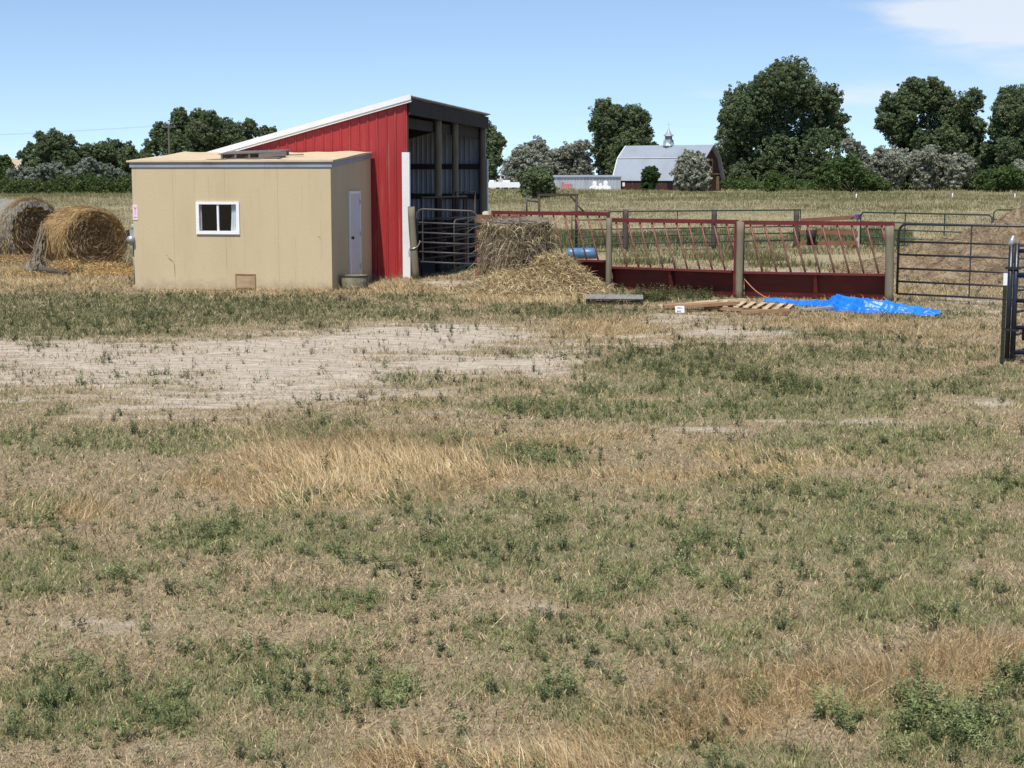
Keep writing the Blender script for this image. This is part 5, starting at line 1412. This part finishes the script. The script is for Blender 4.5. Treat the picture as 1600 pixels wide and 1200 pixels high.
# utility pole, lines, far posts
def pole():
    Y = 205; q = at(263.5, 195, Y); zg = gz1(q.x, Y); h = q.z - zg
    t = thing('utility_pole', 'grey wooden utility pole rising behind the tan shed roof', 'pole', (q.x, Y, zg))
    m = MB(); m.tube([(0, 0, 0), (0, 0, h)], [.19, .13], 10); m.build('mast', M['pole'], t)
    m = MB(); m.beam((-.9, 0, h - .3), (.9, 0, h - .3), .12, .12); m.build('crossarm', M['pole'], t)
    for x in (-.8, 0, .8):
        m = MB(); m.tube([(x, 0, h - .24 + .24 * (x == 0)), (x, 0, h - .05 + .24 * (x == 0))], [.05, .035], 8); m.build('insulator', M['chain'], t)
    w = thing('power_line', 'thin power lines running across the sky to the utility pole', 'wire', (q.x, Y, zg + h))
    for x in (-.8, .8):
        m = MB(); P0 = Vector((x, 0, -.05)); A = at(-260, 219, Y + 10) - Vector((q.x, Y, zg + h)); B = at(705, 216, Y + 25) - Vector((q.x, Y, zg + h))
        for e in (A, B):
            e = e + Vector((x, 0, 0))
            m.tube([P0.lerp(e, i / 14) + Vector((0, 0, -.9 * 4 * (i / 14) * (1 - i / 14) * .3)) for i in range(15)], .008, 5)
        m.build('wire', M['pole'], w)
pole()
fpm = None
for px, Y, lab, mat in ((1334, 168, 'small white-topped fence post in the far field before the mid-green bush', 'vinyl'), (1483, 168, 'small pale fence post in the far field before the right silver shrub', 'vinyl'), (1580, 160, 'small pale fence post in the far field near the right edge', 'vinyl'), (1394, 105, 'dark short fence post in the field above the feeder corner', 'post'), (1290, 190, 'dark thin fence post at the far field edge', 'post')):
    if mat == 'vinyl' and fpm is not None: o = fpm.copy(); COL.objects.link(o)
    else:
        m = MB(); m.tube([(0, 0, 0), (0, 0, .3), (0, 0, .60), (0, 0, .65)], [.07, .065, .065, .04], 8); o = m.build('field_post', M['vinyl'] if mat == 'vinyl' else M['postdark'], None, True)
        if mat == 'vinyl': fpm = o
    o.location = g3(px, Y, -.05); tag(o, lab, 'post', 'far fence posts')

# ------------------------------------------------------------------ grass and weeds
def in_building(x, y):
    def loc(ox, oy, a):
        c, s = math.cos(a), math.sin(a); dx, dy = x - ox, y - oy
        return dx * c + dy * s, -dx * s + dy * c
    u, v = loc(-3.99, 34.1, -math.radians(9.3)); a = (u > -4.72) & (u < .10) & (v > -.04) & (v < 3.6)
    u, v = loc(-2.5, 37.5, -math.radians(10)); b = (u > -5.4) & (u < .0) & (v > -.05) & (v < 9.5)
    return a | b
def sample_yard(n, power=1.0):
    """points in the yard, spread roughly evenly over the picture rather than over the ground"""
    y = 4.6 * (46 / 4.6) ** RNG.uniform(0, 1, n) ** power
    hw = y / F * 880 + 1.6
    x = RNG.uniform(-1, 1, n) * hw
    side = RNG.uniform(0, 1, n) < .14                  # a thinner margin to either side
    x = np.where(side, np.sign(x) * (hw + RNG.uniform(0, 2.2, n)), x)
    return x, y

STRAWC = [(.68, .53, .31), (.60, .46, .26), (.76, .62, .40), (.50, .37, .205), (.60, .44, .235)]
DRYC = [(.47, .37, .225), (.39, .305, .185), (.56, .45, .285), (.29, .22, .14), (.44, .345, .205)]
GRC = [(.25, .272, .112), (.20, .23, .092), (.30, .305, .145), (.34, .325, .178), (.235, .28, .105)]
WEEDC = [(.205, .245, .098), (.245, .28, .122), (.16, .20, .084), (.28, .305, .15), (.215, .265, .112)]
def build_grass():
    nb = NB()
    # matted dry grass and litter everywhere
    x, y = sample_yard(1000000); so, gr, st = masks(x, y)
    keep = (RNG.uniform(0, 1, len(x)) < (1.0 - .97 * so) * (1 - .45 * gr)) & ~in_building(x, y)
    x, y, so = x[keep], y[keep], so[keep]; n = len(x)
    pos = np.stack([x, y, gz(x, y) - .003], 1)
    sc = (.62 + y / 30) * (.55 + .95 * fbm(x * 2.6, y * 2.2, 97, 3))
    nb.add(*blades(pos, RNG.uniform(.022, .068, n) * np.minimum(sc, 1.7), RNG.uniform(.0024, .0050, n) * (.62 + y / 13), RNG.uniform(0, 6.28, n), RNG.uniform(.45, 1.5, n), RNG.uniform(-.3, .6, n), pick(DRYC + DRYC + STRAWC[:2], n, .26)))
    # standing straw
    x, y = sample_yard(470000); so, gr, st = masks(x, y)
    keep = (RNG.uniform(0, 1, len(x)) < np.clip(st * 1.1, 0.04, 1) * (1 - so) * (1 - .5 * gr)) & ~in_building(x, y)
    x, y = x[keep], y[keep]; n = len(x); st = st[keep]
    pos = np.stack([x, y, gz(x, y) - .004], 1)
    az = 1.2 + fbm(x * .7, y * .7, 91, 3) * 6 + RNG.normal(0, .8, n)
    nb.add(*blades(pos, RNG.uniform(.05, .165, n) * (.40 + .95 * st) * (.5 + 1.0 * fbm(x * 2.2, y * 2.2, 99, 3)), RNG.uniform(.0022, .0045, n) * (.65 + y / 13), az, RNG.uniform(.1, 1.1, n), RNG.uniform(.1, .9, n), pick(STRAWC, n, .20)))
    x, y = sample_yard(24000); so, gr, st = masks(x, y)
    keep = (RNG.uniform(0, 1, len(x)) < (.25 + .75 * st) * (1 - so)) & ~in_building(x, y)
    x, y = x[keep], y[keep]; n = len(x)
    nb.add(*blades(np.stack([x, y, gz(x, y) + RNG.uniform(.005, .03, n)], 1), RNG.uniform(.08, .20, n), RNG.uniform(.0020, .0036, n) * (.65 + y / 13), RNG.uniform(0, 6.28, n), RNG.uniform(1.15, 1.55, n), RNG.uniform(-.1, .4, n), pick(STRAWC, n, .22)))
    # short green-grey turf blades
    x, y = sample_yard(1100000); so, gr, st = masks(x, y)
    clump = .35 + 1.1 * sstep(.35, .65, fbm(x * 5, y * 4, 95, 3))
    keep = (RNG.uniform(0, 1, len(x)) < np.clip((gr * .85 + .09) * clump, 0, 1) * (1 - .75 * so)) & ~in_building(x, y)
    x, y, gr = x[keep], y[keep], gr[keep]; n = len(x)
    pos = np.stack([x, y, gz(x, y) - .003], 1)
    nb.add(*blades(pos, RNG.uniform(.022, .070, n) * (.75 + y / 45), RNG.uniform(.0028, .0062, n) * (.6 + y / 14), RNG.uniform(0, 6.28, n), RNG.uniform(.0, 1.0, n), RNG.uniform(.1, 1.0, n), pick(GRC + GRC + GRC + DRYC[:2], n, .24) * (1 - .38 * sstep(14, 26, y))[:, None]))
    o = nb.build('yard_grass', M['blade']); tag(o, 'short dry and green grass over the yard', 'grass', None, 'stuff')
build_grass()

def weed_proto(seed, h, stems, leaves, leaf, spread):
    r = np.random.default_rng(seed); V = []; Fc = []; n = 0
    for s in range(stems):
        az = r.uniform(0, 6.28); lean = r.uniform(.05, spread); L = h * r.uniform(.6, 1.0)
        d = np.array([math.cos(az) * math.sin(lean), math.sin(az) * math.sin(lean), math.cos(lean)]); b = np.array([math.cos(az), math.sin(az), 0]) * r.uniform(0, .03)
        sd = np.array([-math.sin(az), math.cos(az), 0]) * .0022
        V += [b - sd, b + sd, b + d * L]; Fc.append((n, n + 1, n + 2)); n += 3
        for k in range(leaves):
            t = (k + .6) / leaves * r.uniform(.9, 1.05); p = b + d * L * min(t, 1); a2 = az + k * 2.4 + r.uniform(-.5, .5); el = r.uniform(.1, 1.0)
            ld = np.array([math.cos(a2) * math.cos(el), math.sin(a2) * math.cos(el), math.sin(el)]); ls = leaf * r.uniform(.6, 1.2) * (1.1 - .5 * t)
            sd2 = np.cross(ld, [0, 0, 1.0]); sd2 /= np.linalg.norm(sd2) + 1e-6
            V += [p, p + ld * ls * .5 + sd2 * ls * .20, p + ld * ls - np.array([0, 0, ls * .15]), p + ld * ls * .5 - sd2 * ls * .20]
            Fc += [(n, n + 1, n + 2), (n, n + 2, n + 3)]; n += 4
    return np.array(V), np.array(Fc)
def scatter(nb, protos, pos, scale, cols):
    pid = RNG.integers(0, len(protos), len(pos)); rot = RNG.uniform(0, 6.28, len(pos))
    for k, (V, Fc) in enumerate(protos):
        s = np.where(pid == k)[0]; n = len(s)
        if not n: continue
        c, sn = np.cos(rot[s])[:, None], np.sin(rot[s])[:, None]; sc = scale[s][:, None]
        vx = (V[None, :, 0] * c - V[None, :, 1] * sn) * sc + pos[s, 0:1]; vy = (V[None, :, 0] * sn + V[None, :, 1] * c) * sc + pos[s, 1:2]; vz = V[None, :, 2] * sc + pos[s, 2:3]
        v = np.stack([vx, vy, vz], 2).reshape(-1, 3)
        f = (Fc[None] + (np.arange(n) * len(V))[:, None, None]).reshape(-1, 3)
        cc = np.repeat(cols[s], len(V), axis=0) * (1 + RNG.normal(0, .10, (n * len(V), 1)))
        nb.add(v, f, np.clip(cc, .01, .8))
def build_weeds():
    protos = [weed_proto(s, .13, 5, 9, .040, .9) for s in range(4)] + [weed_proto(10 + s, .19, 4, 12, .042, .5) for s in range(4)]
    nb = NB()
    x, y = sample_yard(140000); so, gr, st = masks(x, y); u, v = px_of(x, y)
    clump = fbm(x * 4.6, y * 3.4, 101, 3)
    pr = np.clip(gr * .80, 0, 1) * sstep(.40, .70, clump) * (.42 + .4 * sstep(14, 24, y)) + .085 * (1 - so) * sstep(.40, .60, clump) + .012 * so * sstep(.5, .65, clump)
    keep = (RNG.uniform(0, 1, len(x)) < pr) & ~in_building(x, y)
    x, y = x[keep], y[keep]; n = len(x)
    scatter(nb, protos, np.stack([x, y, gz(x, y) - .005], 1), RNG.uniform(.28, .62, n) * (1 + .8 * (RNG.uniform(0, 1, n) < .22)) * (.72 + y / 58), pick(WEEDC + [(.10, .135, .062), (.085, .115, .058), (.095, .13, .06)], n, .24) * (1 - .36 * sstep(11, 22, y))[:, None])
    # dead brown tufts on the bare soil
    x, y = sample_yard(26000); so, gr, st = masks(x, y); cl = fbm(x * 1.7, y * 2.2, 107, 3)
    keep = (RNG.uniform(0, 1, len(x)) < so * .20 * sstep(.45, .65, cl) + .02) & ~in_building(x, y); x, y = x[keep], y[keep]; n = len(x)
    scatter(nb, protos, np.stack([x, y, gz(x, y) - .008], 1), RNG.uniform(.3, 1.0, n) * (.6 + y / 55), pick([(.17, .135, .09), (.11, .09, .06), (.10, .11, .06)], n, .18))
    # taller clumps that stand out in the photo
    for (px, py, k, rad, s) in ((1465, 1140, 34, .17, .95), (1495, 1150, 16, .12, .8), (1400, 1168, 12, .2, .8), (1430, 1110, 5, .08, 1.0), (1590, 1085, 14, .10, 1.0), (610, 1085, 22, .14, .65), (830, 712, 34, .40, .9),
                                (520, 665, 26, .35, .8), (50, 820, 10, .15, .9), (210, 905, 9, .14, .8), (1240, 610, 26, .4, 1.1), (1165, 595, 16, .22, 1.3), (1220, 600, 14, .22, 1.3), (1090, 575, 50, .9, 1.05), (980, 552, 30, .6, 1.0), (880, 645, 40, .6, 1.0),
                                (1310, 1130, 10, .10, 1.0), (1190, 1100, 6, .10, .8), (540, 950, 22, .25, .7), (120, 430, 25, .35, 1.8), (140, 428, 20, .3, 1.6), (1260, 770, 18, .35, .9), (1570, 750, 16, .3, 1.0), (340, 830, 24, .4, .8), (700, 515, 16, .5, 1.1), (850, 1080, 7, .12, .8),
                                (1015, 468, 50, .35, 2.0), (1080, 464, 40, .5, 1.6), (300, 470, 60, 1.6, .9), (100, 495, 70, 1.8, .9), (420, 485, 50, 1.4, .9)):
        r = ray(px, py); t = -CAM_H / r.z; cx, cy = r.x * t, r.y * t
        a = RNG.uniform(0, 6.28, k); q = np.sqrt(RNG.uniform(0, 1, k)) * rad
        x = cx + q * np.cos(a); y = cy + q * np.sin(a) * 1.3
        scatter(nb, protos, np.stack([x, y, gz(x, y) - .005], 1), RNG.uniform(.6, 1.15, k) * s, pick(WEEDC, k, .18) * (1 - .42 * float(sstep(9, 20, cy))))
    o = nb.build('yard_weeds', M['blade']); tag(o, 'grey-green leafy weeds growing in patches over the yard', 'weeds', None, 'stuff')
build_weeds()

def build_field():
    nb = NB()
    n = 90000
    y = 42 * (235 / 42) ** RNG.uniform(0, 1, n); hw = y / F * 900 + 4; x = RNG.uniform(-1, 1, n) * hw
    band = fbm(x * .03 + 3, y * .045, 131, 4); patchy = fbm(x * .12, y * .10, 133, 3)
    green = sstep(.48, .70, band * .7 + patchy * .40 - .10 + .14 * sstep(120, 160, y) - .03 * sstep(190, 230, y))
    dens = .25 + .75 * patchy
    keep = (RNG.uniform(0, 1, n) < dens) & ~in_building(x, y)
    # keep the pen around the manure heap and under the feeder bare
    keep &= ~((y < 51) & (x > -1) & (RNG.uniform(0, 1, n) < .93))
    x, y, green, patchy = x[keep], y[keep], green[keep], patchy[keep]; n = len(x)
    h = RNG.uniform(.10, .28, n) * (1 + 1.1 * sstep(100, 160, y)) * (.4 + patchy)
    col = np.where((RNG.uniform(0, 1, n) < green * .85)[:, None], pick([(.195, .200, .090), (.225, .22, .105), (.165, .175, .078)], n, .14), pick([(.38, .33, .20), (.33, .285, .165), (.43, .375, .235), (.28, .25, .14)], n, .14))
    for k in range(5):
        pos = np.stack([x + RNG.normal(0, .12, n) * (1 + y / 120), y + RNG.normal(0, .2, n), 0 * x], 1); pos[:, 2] = gz(pos[:, 0], pos[:, 1]) - .02
        nb.add(*blades(pos, h * RNG.uniform(.6, 1.2, n), (.010 + y * .00028) * RNG.uniform(.7, 1.3, n), RNG.uniform(0, 6.28, n), RNG.uniform(0, .5, n), RNG.uniform(.1, .7, n), col))
    o = nb.build('field_grass', M['blade']); tag(o, 'tan and olive grass of the wide field beyond the corral', 'grass', None, 'stuff')
    # rank green weeds inside the corral
    nb = NB(); n = 16000
    px = RNG.uniform(845, 1420, n); y = RNG.uniform(54.5, 72, n); x = (px - 800) / F * y
    m = fbm(x * .35, y * .25, 141, 3); keep = (m + RNG.normal(0, .07, n) > .50); x, y, m = x[keep], y[keep], m[keep]; n = len(x)
    h = RNG.uniform(.15, .60, n) * (.2 + 1.2 * m)
    col = pick([(.095, .128, .058), (.115, .15, .066), (.08, .11, .05), (.17, .175, .085), (.24, .21, .11)], n, .18)
    for k in range(4):
        pos = np.stack([x + RNG.normal(0, .10, n), y + RNG.normal(0, .1, n), gz(x, y) - .02], 1)
        nb.add(*blades(pos, h * RNG.uniform(.6, 1.1, n), RNG.uniform(.02, .045, n), RNG.uniform(0, 6.28, n), RNG.uniform(0, .5, n), RNG.uniform(.1, .9, n), col))
    n = 5000; px = RNG.uniform(960, 1300, n); y = RNG.uniform(44, 53, n); x = (px - 800) / F * y; m = fbm(x * .5, y * .5, 151, 3); keep = m + RNG.normal(0, .06, n) > .60; x, y = x[keep], y[keep]; n = len(x)
    for k in range(4):
        pos = np.stack([x + RNG.normal(0, .10, n), y + RNG.normal(0, .1, n), gz(x, y) - .02], 1)
        nb.add(*blades(pos, RNG.uniform(.12, .38, n), RNG.uniform(.012, .03, n), RNG.uniform(0, 6.28, n), RNG.uniform(0, .6, n), RNG.uniform(.1, .9, n), pick([(.12, .14, .06), (.16, .165, .075), (.30, .25, .13)], n)))
    o = nb.build('corral_weeds', M['blade']); tag(o, 'rank green weeds growing inside the corral', 'weeds', None, 'stuff')
build_field()
